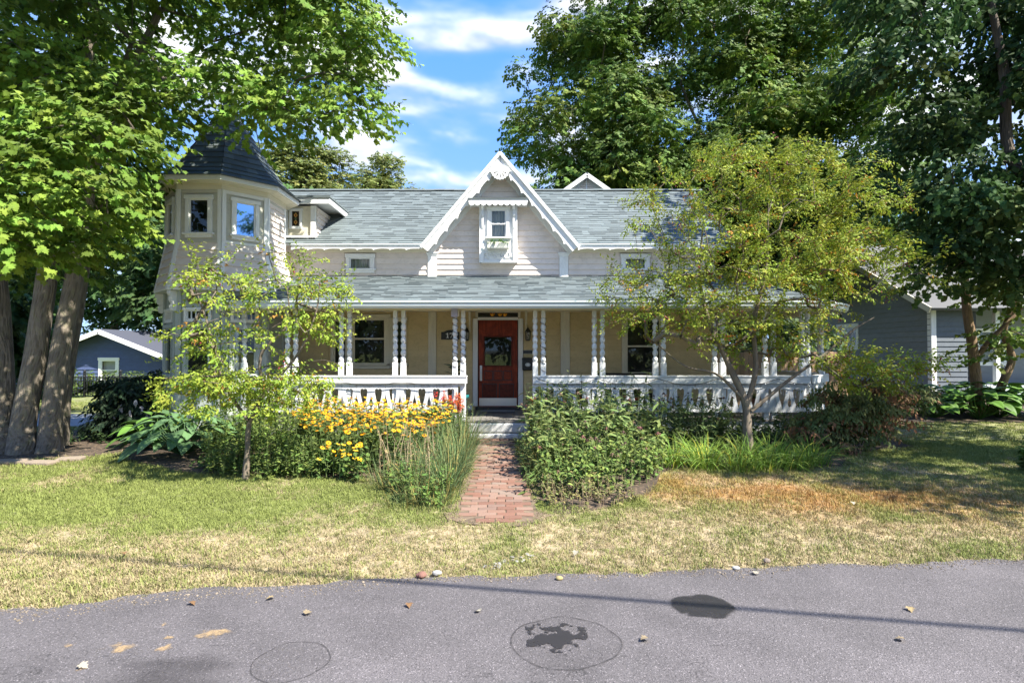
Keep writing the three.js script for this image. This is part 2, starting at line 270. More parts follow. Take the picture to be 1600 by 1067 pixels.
// brick path
const pathHalf = (d) => lerp(0.36, 0.43, sstep(8, 5.6, d)), pathMid = (d) => lerp(-0.15, -0.28, sstep(5.5, 10.5, d));
{
  const s = new THREE.Shape(new THREE.SplineCurve([[-0.7, -5.62], [-0.5, -5.5], [-0.2, -5.46], [0.1, -5.45], [0.32, -5.58], [0.38, -5.9], [0.27, -6.6], [0.2, -10.75], [-0.76, -10.75], [-0.66, -7], [-0.72, -6], [-0.7, -5.62]].map(([x, z]) => new THREE.Vector2(x, -z))).getPoints(160).map((p) => new THREE.Vector2(p.x + (vnoise(p.x * 9, p.y * 9, 2) - 0.5) * 0.16, p.y + (vnoise(p.x * 9, p.y * 9, 6) - 0.5) * 0.16)));
  const base = dataTex(256, 256, (x, y) => { const n = tileNoise(x, y, 14, 8), v = 0.24 + 0.22 * n; return [v * 1.15, v * 0.98, v * 0.8]; }, true);
  const p = structure('path', new THREE.ShapeGeometry(s).rotateX(-Math.PI / 2).translate(0, 0.012, 0), new THREE.MeshStandardMaterial({ map: base, roughness: 1 }));
  const r = rng(21), geos = [0, 1, 2, 3].map((i) => rbox(0.196 - 0.004 * i, 0.04, 0.096, 0, 0, 0, 0.008));
  const mats = [[0.2, 0.098, 0.066], [0.22, 0.125, 0.088], [0.175, 0.088, 0.06], [0.235, 0.148, 0.11], [0.185, 0.118, 0.09], [0.215, 0.155, 0.12]].map((c) => std(c, { map: paintTex, bumpMap: barkBump, bumpScale: 0.002, roughness: 0.92 }));
  let n = 0;
  for (let d = 5.52, row = 0; d < 10.68 && n < 300; d += 0.103, row++) {
    const hw = pathHalf(d) + 0.03 * (r() - 0.5), c = pathMid(d);
    for (let x = -hw + (row % 2 ? 0.1 : 0); x < hw - 0.16 && n < 300; x += 0.203) {
      if (d < 5.85 && Math.abs(x + 0.1) > 0.12 + (d - 5.5) * 0.9) continue;
      const b = part('brick', geos[n % 4], mats[Math.floor(r() * 6)], p); n++;
      b.position.set(c + x + 0.1 + rr(-0.006, 0.006, r), 0.004 + rr(-0.005, 0.005, r), -d - 0.05 + rr(-0.006, 0.006, r)); b.rotation.set(rr(-0.035, 0.035, r), rr(-0.06, 0.06, r), rr(-0.035, 0.035, r));
    }
  }
}
// planting beds and bare soil
const soilTex = dataTex(256, 256, (x, y) => { const n = tileNoise(x, y, 16, 6, 5), q = sstep(0.6, 0.7, tileNoise(x, y, 44, 2)), v = 0.12 + 0.22 * n + 0.18 * q; return [v * 1.1, v * 0.92, v * 0.72]; }, true); soilTex.repeat.set(0.8, 0.8);
const soil = new THREE.MeshStandardMaterial({ map: soilTex, bumpMap: barkBump, bumpScale: 0.03, roughness: 1 });
const beds = [
  [[-6.7, 9.7], [-6.2, 8.7], [-4.6, 7.75], [-3.0, 7.55], [-1.9, 7.35], [-1.35, 6.6], [-0.86, 6.1], [-0.72, 7.5], [-0.8, 10.8], [-6.9, 10.9]],
  [[0.3, 10.8], [0.32, 6.3], [0.95, 6.0], [1.7, 6.7], [2.3, 8.0], [3.4, 8.1], [5.0, 8.2], [5.7, 9.2], [7.3, 9.9], [7.6, 11.2], [7.2, 12.5]],
  [[-12, 11.2], [-9.6, 8.9], [-8.4, 8.55], [-6.9, 8.9], [-6.4, 9.8], [-7.4, 11.0], [-9, 12]],
  [[8.6, 15], [9.6, 13.4], [11.5, 13.2], [16, 13.4], [18, 15], [18, 20.4], [9.5, 20.4]],
];
beds.forEach((b, i) => { const c = new THREE.SplineCurve([...b, b[0]].map(([x, d]) => new THREE.Vector2(x, d))); structure('soil', new THREE.ShapeGeometry(new THREE.Shape(c.getPoints(60))).rotateX(-Math.PI / 2).translate(0, 0.005, 0), soil); });
const inside = (x, d, b) => { let c = false; for (let i = 0, j = b.length - 1; i < b.length; j = i++) if ((b[i][1] > d) !== (b[j][1] > d) && x < (b[j][0] - b[i][0]) * (d - b[i][1]) / (b[j][1] - b[i][1]) + b[i][0]) c = !c; return c; };
structure('driveway', new THREE.ShapeGeometry(poly([[-9.1, 12.6], [-8.9, 14.9], [-40, 15.6], [-40, 12.2]])).rotateX(-Math.PI / 2).translate(0, 0.007, 0), std([0.3, 0.31, 0.34], { map: paintTex, roughness: 0.9 }));

// ---------------------------------------------------------------- the house
const ZW = -12.8, PF = -11.0, FLOOR = 0.36;      // front wall, porch front, porch floor height
const house = thing('house', 'pale pink wooden house with grey shingled gable roof, corner turret and white sawn porch railing', 'house', [0, 0, 0]);
const group = (name, parent, p = [0, 0, 0], ry = 0, rx = 0) => { const g = new THREE.Group(); g.name = name; g.position.set(...p); g.rotation.order = 'YXZ'; g.rotation.set(rx, ry, 0); parent.add(g); return g; };

// one lapped board per course, cut round the openings [x0, x1, y0, y1]; outward is +z
const hr = rng(99);
function siding(parent, y0, y1, h, xl, xr, openings, mats) {
  for (let a = y0; a < y1 - 0.01; a += h) {
    const b = Math.min(a + h, y1), cuts = [a, b, ...openings.flatMap((o) => [o[2], o[3]]).filter((y) => y > a + 0.004 && y < b - 0.004)].sort((p, q) => p - q), mat = mats[Math.floor(hr() * mats.length)];
    for (let k = 0; k + 1 < cuts.length; k++) {
      const ya = cuts[k], yb = cuts[k + 1], ym = (ya + yb) / 2;
      let runs = [[xl(ya), xl(yb), xr(ya), xr(yb)]];
      for (const o of openings) if (ym > o[2] && ym < o[3]) runs = runs.flatMap(([l0, l1, r0, r1]) => { const out = []; if (Math.max(r0, r1) <= o[0] || Math.min(l0, l1) >= o[1]) return [[l0, l1, r0, r1]]; if (Math.min(l0, l1) < o[0]) out.push([l0, l1, o[0], o[0]]); if (Math.max(r0, r1) > o[1]) out.push([o[1], o[1], r0, r1]); return out; });
      for (const [l0, l1, r0, r1] of runs) {
        if (r0 - l0 < 0.02 && r1 - l1 < 0.02) continue;
        const z = (y) => lerp(0.033, 0.007, (y - a) / h), za = z(ya), zb = z(yb), e = 0.0015;
        const P = [[l0 + e, ya, 0], [r0 - e, ya, 0], [r1 - e, yb, 0], [l1 + e, yb, 0], [l0 + e, ya, za], [r0 - e, ya, za], [r1 - e, yb, zb], [l1 + e, yb, zb]];
        const f = [[4, 5, 6], [4, 6, 7], [0, 1, 5], [0, 5, 4], [0, 4, 7], [0, 7, 3], [1, 2, 6], [1, 6, 5], [3, 7, 6], [3, 6, 2]], pos = [], uv = [];
        for (const t of f) for (const i of t) { pos.push(...P[i]); uv.push(P[i][0] + a * 7.3, P[i][1]); }
        const g = new THREE.BufferGeometry(); g.setAttribute('position', new THREE.Float32BufferAttribute(pos, 3)); g.setAttribute('uv', new THREE.Float32BufferAttribute(uv, 2)); g.computeVertexNormals();
        part('siding_board', g, mat, parent);
      }
    }
  }
}
function wallShape(pts, holes) { const s = poly(pts); for (const [x0, x1, y0, y1] of holes) s.holes.push(new THREE.Path([[x0, y0], [x0, y1], [x1, y1], [x1, y0]].map(([x, y]) => new THREE.Vector2(x, y)))); return s; }

// a window whose centre lies on the wall plane, outward +z
function addWindow(name, parent, p, ry, w, h, o = {}) {
  const { c = 0.1, split = 0.5, mat = M.white, proud = 0.045, pane = M.pane, deep = 0.5, curtain, sill = true, grid, bars = 0.04 } = o, g = group(name, parent, p, ry);
  part('casing', merge([r3(-w / 2 - c, -w / 2, -h / 2 - c, h / 2, -0.02, proud), r3(w / 2, w / 2 + c, -h / 2 - c, h / 2, -0.02, proud), r3(-w / 2 - c - 0.02, w / 2 + c + 0.02, h / 2, h / 2 + c, -0.02, proud + 0.012), r3(-w / 2, w / 2, -h / 2 - c, -h / 2, -0.02, proud - 0.004)]), mat, g);
  if (sill) part('sill', rbox(w + 2 * c + 0.08, 0.04, 0.1, 0, -h / 2 - 0.0, proud - 0.01), mat, g);
  const ys = split ? [[-h / 2, -h / 2 + h * split + bars / 2, 0.004], [-h / 2 + h * split - bars / 2, h / 2, 0.016]] : [[-h / 2, h / 2, 0.008]];
  for (const [a, b, z] of ys) {
    const s = part('sash', merge([b3(-w / 2, -w / 2 + bars, a, b, z - 0.012, z + 0.014), b3(w / 2 - bars, w / 2, a, b, z - 0.012, z + 0.014), b3(-w / 2 + bars, w / 2 - bars, a, a + bars, z - 0.012, z + 0.013), b3(-w / 2 + bars, w / 2 - bars, b - bars, b, z - 0.012, z + 0.013),
      ...(grid ? Array.from({ length: grid - 1 }, (_, i) => b3(-w / 2 + w * (i + 1) / grid - 0.01, -w / 2 + w * (i + 1) / grid + 0.01, a + bars, b - bars, z - 0.01, z + 0.011)) : [])]), mat, g);
    part('pane', new THREE.PlaneGeometry(w - 2 * bars, b - a - 2 * bars).translate(0, (a + b) / 2, z), pane, g);
  }
  if (pane === M.pane) {
    part('recess', merge([b3(-w / 2 - 0.03, w / 2 + 0.03, -h / 2 - 0.03, h / 2 + 0.03, -deep - 0.02, -deep), b3(-w / 2 - 0.03, -w / 2, -h / 2, h / 2, -deep, -0.022), b3(w / 2, w / 2 + 0.03, -h / 2, h / 2, -deep, -0.022), b3(-w / 2 - 0.03, w / 2 + 0.03, h / 2, h / 2 + 0.03, -deep, -0.022), b3(-w / 2 - 0.03, w / 2 + 0.03, -h / 2 - 0.03, -h / 2, -deep, -0.022)]), M.inside, g);
    if (curtain) { const cg = new THREE.PlaneGeometry(w * 0.96, h * curtain, 40, 1), q = cg.attributes.position; for (let i = 0; i < q.count; i++) q.setZ(i, 0.018 * Math.sin(q.getX(i) * 70 + q.getY(i) * 2)); cg.computeVertexNormals(); part('curtain', cg.translate(0, h / 2 - h * curtain / 2, -0.12), M.curtain, g); }
  }
  return g;
}

// shingles: a course of thin wedges along +u, rising along +v
const shingleGrey = (r) => { const k = 0.74 + 0.42 * r(); return [0.125 * k, 0.152 * k, 0.158 * k]; };
function shingles(parent, origin, u, v, n, vLen, ul, ur, o = {}) {
  const { exposure = 0.12, seed = 1, parts = 0, pick = () => false, thick = 0.014 } = o, r = rng(seed), pos = [], col = []; let made = 0;
  const W = (a, b, c) => origin.clone().addScaledVector(u, a).addScaledVector(v, b).addScaledVector(n, c);
  for (let b = 0, row = 0; b < vLen - 0.02; b += exposure, row++) {
    const b1 = Math.min(b + exposure, vLen), L = Math.min(ul(b), ul(b1)) - 0.3, E = Math.max(ur(b), ur(b1)); let a = L + r() * 0.25;
    while (a < E) {
      const w = 0.12 + 0.26 * r(), a1 = a + w, lo = [Math.max(a, ul(b)), Math.min(a1, ur(b))], hi = [Math.max(a, ul(b1)), Math.min(a1, ur(b1))], t = thick + 0.008 * (r() > 0.5), c = shingleGrey(r);
      a = a1; if (lo[1] - lo[0] < 0.01 && hi[1] - hi[0] < 0.01) continue; if (lo[1] < lo[0]) lo[0] = lo[1] = (lo[0] + lo[1]) / 2; if (hi[1] < hi[0]) hi[0] = hi[1] = (hi[0] + hi[1]) / 2;
      const A = W(lo[0], b, t), B = W(lo[1], b, t), C = W(hi[1], b1, 0.004), D = W(hi[0], b1, 0.004), A0 = W(lo[0], b, -0.004), B0 = W(lo[1], b, -0.004), C0 = W(hi[1], b1, -0.004), D0 = W(hi[0], b1, -0.004);
      const tri = [A, B, C, A, C, D, A0, B0, B, A0, B, A, A0, A, D, A0, D, D0, B0, C0, C, B0, C, B];
      if (made < parts && pick((lo[0] + lo[1]) / 2, b)) {
        const g = new THREE.BufferGeometry().setFromPoints(tri); g.computeVertexNormals(); part('shingle', g, shingleMats[Math.floor(r() * shingleMats.length)], parent); made++;
      } else for (const p of tri) { pos.push(p.x, p.y, p.z); col.push(...c); }
    }
  }
  const g = new THREE.BufferGeometry(); g.setAttribute('position', new THREE.Float32BufferAttribute(pos, 3)); g.setAttribute('color', new THREE.Float32BufferAttribute(col, 3)); g.computeVertexNormals();
  part('shingle_rows', g, M.shingle, parent).userData.kind = 'stuff';
}
M.shingle = new THREE.MeshStandardMaterial({ vertexColors: true, roughness: 0.88 });
const shingleMats = Array.from({ length: 9 }, (_, i) => { const k = 0.74 + 0.42 * i / 8; return std([0.125 * k, 0.152 * k, 0.158 * k], { roughness: 0.88 }); });
function slab(pts, t, mat, name, parent) { // a roof plate: polygon of points, thickened downward by t
  const n = pts[1].clone().sub(pts[0]).cross(pts[2].clone().sub(pts[0])).normalize(); if (n.y < 0) n.negate(); const low = pts.map((p) => p.clone().addScaledVector(n, -t)), tri = [];
  for (let i = 1; i + 1 < pts.length; i++) { tri.push(pts[0], pts[i], pts[i + 1], low[0], low[i + 1], low[i]); }
  for (let i = 0; i < pts.length; i++) { const j = (i + 1) % pts.length; tri.push(pts[i], low[i], low[j], pts[i], low[j], pts[j]); }
  const g = new THREE.BufferGeometry().setFromPoints(tri); g.computeVertexNormals(); return part(name, g, mat, parent);
}

// -- front wall of the ground floor, behind the porch
const winL = [-4.29 + 0.1, -2.45 - 0.1, 1.30, 2.50];
{
  const holes = [[-0.82, 0.16, FLOOR, 2.64], [-4.19, -3.89, 1.42, 2.46], [-3.74, -2.97, 1.42, 2.5], [-2.82, -2.55, 1.42, 2.46], [2.68, 3.5, 1.2, 2.5]];
  const w = group('porch_wall', house, [0, 0, ZW]);
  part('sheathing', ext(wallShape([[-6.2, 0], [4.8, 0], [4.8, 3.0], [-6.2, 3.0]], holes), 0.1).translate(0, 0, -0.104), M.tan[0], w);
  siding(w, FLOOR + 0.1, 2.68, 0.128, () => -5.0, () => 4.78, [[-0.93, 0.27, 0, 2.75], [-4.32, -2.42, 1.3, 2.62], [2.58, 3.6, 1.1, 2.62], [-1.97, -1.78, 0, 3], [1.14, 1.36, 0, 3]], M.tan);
  for (const [a, b] of [[-1.968, -1.782], [1.142, 1.358]]) part('pilaster', r3(a, b, FLOOR + 0.1, 2.68, 0, 0.05), M.cream, w);
  each('base_board', [r3(-5, -0.94, FLOOR, FLOOR + 0.1, 0, 0.045), r3(0.28, 4.78, FLOOR, FLOOR + 0.1, 0, 0.045)], M.porchWhite, w);
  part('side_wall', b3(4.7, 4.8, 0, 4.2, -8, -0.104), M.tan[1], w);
  // triple window: a wide double-hung pair of sashes between two narrow lights
  addWindow('porch_window', house, [-3.355, 1.96, ZW], 0, 0.77, 1.08, { split: 0.56, mat: M.cream, curtain: 0 });
  addWindow('side_light', house, [-4.04, 1.94, ZW], 0, 0.3, 1.04, { split: 0, mat: M.cream, bars: 0.03, c: 0.07 });
  addWindow('side_light', house, [-2.685, 1.94, ZW], 0, 0.27, 1.04, { split: 0, mat: M.cream, bars: 0.03, c: 0.07 });
  addWindow('porch_window', house, [3.09, 1.85, ZW], 0, 0.82, 1.3, { split: 0.5, mat: M.cream });
}
// -- upper walls: left of the gable, right of it, and the gable itself
const GX = -0.275, GA = 6.345, GS = 1.197;       // gable axis, apex height, slope
{
  const low = 3.4, w = group('upper_wall', house, [0, 0, ZW]);
  part('sheathing', ext(wallShape([[-6.2, 3.0], [4.8, 3.0], [4.8, 4.3], [GX + 1.7, 4.3], [GX, 6.3], [GX - 1.7, 4.3], [-6.2, 4.3]], [[-3.83, -3.33, 3.66, 3.94], [2.66, 3.16, 3.66, 3.94], [-0.5, -0.136, 4.36, 5.0]]), 0.1).translate(0, 0, -0.104), M.pink[0], w);
  const edge = (y) => (GA - 0.22 - y) / GS;
  siding(w, low, 4.12, 0.131, () => -5.2, () => -1.99, [[-3.95, -3.2, 3.5, 4.06]], M.pink);
  siding(w, low, 4.12, 0.131, () => 1.33, () => 4.75, [[2.54, 3.28, 3.5, 4.06]], M.pink);
  siding(w, low, 6.05, 0.131, (y) => Math.max(-1.77, GX - edge(y)), (y) => Math.min(1.11, GX + edge(y)), [[-0.754, 0.118, 3.8, 5.2]], M.pink);
  for (const [a, b] of [[-1.985, -1.775], [1.115, 1.325]]) part('corner_board', merge([r3(a, b, 3.42, 4.02, 0, 0.05), r3(a - 0.03, b + 0.03, 4.02, 4.06, 0, 0.075), r3(a - 0.015, b + 0.015, 3.98, 4.02, 0, 0.06)]), M.white, w);
  each('frieze_board', [r3(-5.0, -2.0, 4.06, 4.2, 0, 0.04), r3(1.4, 4.75, 4.06, 4.2, 0, 0.04)], M.cream, w);
  part('end_wall', b3(4.7, 4.8, 4.2, 4.3, -6, -0.104), M.pink[1], w);
  addWindow('upper_window', house, [-3.58, 3.8, ZW], 0, 0.5, 0.28, { split: 0, c: 0.085, curtain: 0.9, bars: 0.03 });
  addWindow('upper_window', house, [2.91, 3.8, ZW], 0, 0.5, 0.28, { split: 0, c: 0.085, curtain: 0.9, bars: 0.03 });
  const ew = group('end_gable', house, [4.75, 0, -15.6]); part('gable_panel', ext(poly([[-2.8, 4.2], [2.8, 4.2], [0, 6.2]]), 0.06).rotateY(Math.PI / 2), M.pink[1], ew);
}
// -- main roof
const EZ = -12.5, EY = 4.214, RZ = -15.35, RY = 6.28;
{
  const roof = group('main_roof', house), up = V(0, RY - EY, RZ - EZ), L = up.length(); up.normalize();
  const n = V(0, -up.z, up.y).normalize(); if (n.y < 0) n.negate();
  const hAt = (s) => EY + up.y * s, cut = (s) => Math.max(0, (GA - hAt(s)) / GS);
  slab([V(-6.4, EY, EZ), V(GX - cut(0), EY, EZ), V(GX, RY, RZ), V(-6.4, RY, RZ)], 0.05, M.white, 'roof_deck', roof);
  slab([V(GX + cut(0), EY, EZ), V(5.15, EY, EZ), V(5.15, RY, RZ), V(GX, RY, RZ)], 0.05, M.white, 'roof_deck', roof);
  slab([V(-6.4, RY, RZ), V(5.15, RY, RZ), V(5.15, EY, 2 * RZ - EZ), V(-6.4, EY, 2 * RZ - EZ)], 0.05, M.shingle, 'rear_slope', roof).material = shingleMats[3];
  shingles(roof, V(0, EY, EZ).addScaledVector(n, 0.004), V(1, 0, 0), up, n, L, () => -6.4, (s) => GX - cut(s), { seed: 4 });
  shingles(roof, V(0, EY, EZ).addScaledVector(n, 0.004), V(1, 0, 0), up, n, L, (s) => GX + cut(s), () => 5.17, { seed: 5 });
  const caps = []; const r = rng(8); for (let x = -6.4; x < 5.15; x += 0.28) caps.push(new THREE.CylinderGeometry(0.11, 0.115, 0.3, 8, 1, true, -1.1, 2.2).rotateX(0).rotateZ(Math.PI / 2).rotateX(-Math.PI / 2).translate(x + 0.14, RY - 0.07 + 0.01 * r(), RZ)); part('ridge_cap', merge(caps), shingleMats[2], roof);
  // fascia with a sawn wave on its lower edge
  const wave = (x0, x1) => { const s = new THREE.Shape(); s.moveTo(x0, 0); s.lineTo(x1, 0); s.lineTo(x1, -0.1); const k = Math.round((x1 - x0) / 0.38), q = (x1 - x0) / k; for (let i = 0; i < k; i++) { const a = x1 - i * q; s.quadraticCurveTo(a - q * 0.75, -0.075, a - q, -0.135); s.lineTo(a - q, -0.1); } s.lineTo(x0, 0); return ext(s, 0.025); };
  each('eave_trim', [wave(-5.1, GX - 1.8), wave(GX + 1.8, 5.15)].map((g) => g.translate(0, EY - 0.02, EZ - 0.02)), M.white, roof);
  each('drip_edge', [b3(-5.1, GX - 1.8, EY - 0.03, EY - 0.002, EZ - 0.02, EZ + 0.03), b3(GX + 1.8, 5.15, EY - 0.03, EY - 0.002, EZ - 0.02, EZ + 0.03)], M.gutter, roof);
  each('soffit', [b3(-5.1, GX - 1.75, EY - 0.06, EY - 0.04, ZW + 0.002, EZ - 0.025), b3(GX + 1.75, 5.1, EY - 0.06, EY - 0.04, ZW + 0.002, EZ - 0.025)], M.white, roof);
}
// -- front gable: plates, sawn bargeboards, ornament
{
  const g = group('gable_roof', house), ZF = -12.49, foot = 1.82, yF = GA - GS * foot;
  for (const s of [-1, 1]) {
    const A = V(GX + s * foot, yF, ZF), B = V(GX, GA, ZF), C = V(GX, GA, -15.4), D = V(GX + s * foot, yF, EZ - 0.05);
    slab([A, B, C, D], 0.035, shingleMats[2], 'roof_deck', g).position.y = 0.03;
    slab([A, B, C, D].map((p) => p.clone().add(V(0, -0.022, 0))), 0.03, M.white, 'soffit', g);
    const along = B.clone().sub(A), L = along.length(); along.normalize(); const sh = new THREE.Shape(); // bargeboard with stepped scallops
    sh.moveTo(0, 0); sh.lineTo(L, 0); const hw = 0.2; sh.lineTo(L - hw / GS * 1.2, -hw); const k = 6, q = (L - 0.55) / k;
    for (let i = 0; i < k; i++) { const a = L - 0.32 - i * q; sh.lineTo(a, -hw); sh.quadraticCurveTo(a - q * 0.7, -hw + 0.02, a - q * 0.92, -hw - 0.05); sh.lineTo(a - q, -hw); } sh.lineTo(0, -0.2);
    const bb = ext(sh, 0.035), perp = V(-along.y, along.x, 0); if (perp.y < 0) perp.negate();
    const zz = along.clone().cross(perp); bb.applyMatrix4(new THREE.Matrix4().makeBasis(along, perp, zz).setPosition(A.clone().add(V(0, -0.01, zz.z > 0 ? 0.002 : 0.037)))); part('bargeboard', bb, M.white, g);
    part('rake_moulding', bar(A.clone().add(V(0, -0.045, 0.055)), B.clone().add(V(0, -0.045, 0.055)), 0.04, 0.07), M.white, g);
    part('inner_rake_board', bar(V(GX + s * (foot - 0.12), yF - 0.09, ZW + 0.03), V(GX, GA - 0.24, ZW + 0.03), 0.045, 0.22), M.white, g);
  }
  const sun_ = new THREE.Shape(); const lobes = 9; sun_.moveTo(-0.05, 0.13); // fan of rounded petals
  sun_.lineTo(-0.1, 0.1); sun_.quadraticCurveTo(-0.19, 0.1, -0.24, -0.02); sun_.lineTo(-0.2, -0.03);
  for (let i = 0; i < lobes; i++) { const a0 = Math.PI * (1.04 + 0.92 * i / lobes), a1 = Math.PI * (1.04 + 0.92 * (i + 1) / lobes), am = (a0 + a1) / 2; sun_.quadraticCurveTo(Math.cos(am) * 0.225, Math.sin(am) * 0.225, Math.cos(a1) * 0.19, Math.sin(a1) * 0.19); }
  sun_.lineTo(0.24, -0.02); sun_.quadraticCurveTo(0.19, 0.1, 0.1, 0.1); sun_.lineTo(0.05, 0.13);
  for (let i = 0; i < 5; i++) { const a = Math.PI * (1.12 + 0.76 * i / 4), c = Math.cos(a), n = Math.sin(a), t = 0.02; sun_.holes.push(new THREE.Path([[c * 0.05 - n * t * 0.4, n * 0.05 + c * t * 0.4], [c * 0.155 - n * t, n * 0.155 + c * t], [c * 0.155 + n * t, n * 0.155 - c * t], [c * 0.05 + n * t * 0.4, n * 0.05 - c * t * 0.4]].map(([x, y]) => new THREE.Vector2(x, y)))); }
  part('fan_ornament', ext(sun_, 0.035, 0.004).translate(GX, GA - 0.47, ZF + 0.045), M.white, g);
}
// -- box bay with its little roof
{
  const g = group('bay_window', house), Z = -12.56, x0 = -0.754, x1 = 0.118, cx = (x0 + x1) / 2;
  part('bay_box', merge([b3(x0, x0 + 0.03, 3.8, 5.12, ZW + 0.001, Z - 0.04), b3(x1 - 0.03, x1, 3.8, 5.12, ZW + 0.001, Z - 0.04), b3(x0, x1, 3.8, 3.84, ZW + 0.001, Z - 0.04), ext(wallShape([[x0, 3.8], [x1, 3.8], [x1, 5.12], [x0, 5.12]], [[cx - 0.2, cx + 0.2, 4.34, 5.02]]), 0.04).translate(0, 0, Z - 0.04)]), M.white, g);
  each('side_board', [r3(x0 - 0.004, x0 + 0.1, 3.78, 5.12, Z, Z + 0.035), r3(x1 - 0.1, x1 + 0.004, 3.78, 5.12, Z, Z + 0.035), r3(x0 + 0.1, x1 - 0.1, 3.78, 3.83, Z, Z + 0.03)], M.white, g);
  const s = new THREE.Shape(); s.moveTo(-0.67, 0); s.lineTo(0.67, 0); s.lineTo(0.67, -0.05); const k = 10; for (let i = 0; i < k; i++) { const a = 0.67 - i * 0.134; s.quadraticCurveTo(a - 0.01, -0.1, a - 0.067, -0.11); s.quadraticCurveTo(a - 0.124, -0.1, a - 0.134, -0.05); } s.lineTo(-0.67, 0);
  part('lambrequin', ext(s, 0.025).translate(cx, 5.17, Z + 0.17), M.white, g);
  part('bay_roof', merge([b3(cx - 0.7, cx + 0.7, 5.2, 5.235, ZW + 0.03, Z + 0.21)]), shingleMats[1], g);
  part('bay_cornice', merge([r3(cx - 0.68, cx + 0.68, 5.13, 5.198, ZW + 0.03, Z + 0.2)]), M.white, g);
  for (const sgn of [-1, 1]) { const q = new THREE.Shape(); q.moveTo(0, 0); q.lineTo(0.14, 0); q.quadraticCurveTo(0.1, -0.1, 0.05, -0.13); q.quadraticCurveTo(0.09, -0.25, 0.04, -0.3); q.quadraticCurveTo(0.03, -0.5, 0, -0.58); q.lineTo(0, 0); part('bracket', ext(q, 0.05).rotateY(-Math.PI / 2).translate(cx + sgn * 0.36 + 0.025, 5.12, Z + 0.036), M.white, g); }
  const arcs = []; for (const [x, r, a] of [[-0.2, 0.075, 0], [-0.06, 0.06, 2], [0.07, 0.06, 1], [0.21, 0.075, 3], [-0.3, 0.04, 1], [0.3, 0.04, 2]]) { arcs.push(new THREE.TorusGeometry(r, 0.016, 6, 18, 4.6).rotateZ(a).translate(cx + x, 3.96, Z + 0.01), new THREE.TorusGeometry(r * 0.45, 0.013, 6, 12, 5).rotateZ(a + 2).translate(cx + x + 0.02, 3.97, Z + 0.01)); } part('scroll_ornament', merge(arcs), M.white, g);
  addWindow('bay_sash_window', house, [cx, 4.68, Z], 0, 0.36, 0.66, { c: 0.075, curtain: 0.97, deep: 0.19, bars: 0.03 });
}
// -- rear cross gable that shows above the ridge
{
  const g = group('rear_gable', house), c = at(918, 267, 17.2), hw = 1.02, y0 = 6.3, run = 0.72;
  part('gable_panel', ext(poly([[-hw + 0.1, 0], [hw - 0.1, 0], [0, 0.66]]), 0.06).translate(c.x, c.y - 0.74, c.z - 0.26), M.white, g);
  for (const s of [-1, 1]) { const A = V(c.x + s * (hw + 0.05), c.y - 0.76, c.z), B = V(c.x, c.y, c.z); slab([A, B, B.clone().add(V(0, 0, -2.4)), A.clone().add(V(0, 0, -2.4))], 0.04, shingleMats[3], 'roof_deck', g); part('bargeboard', bar(A.clone().add(V(0, -0.1, 0.02)), B.clone().add(V(0, -0.1, 0.02)), 0.03, 0.13), M.white, g); }
  each('vent_louvre', Array.from({ length: 4 }, (_, i) => box(0.5 - i * 0.12, 0.05, 0.03, c.x, c.y - 0.46 + i * 0.07, c.z - 0.19).rotateX(0)), M.pink[1], g);
  part('vent_post', box(0.03, 0.34, 0.05, c.x, c.y - 0.37, c.z - 0.16), M.white, g);
}
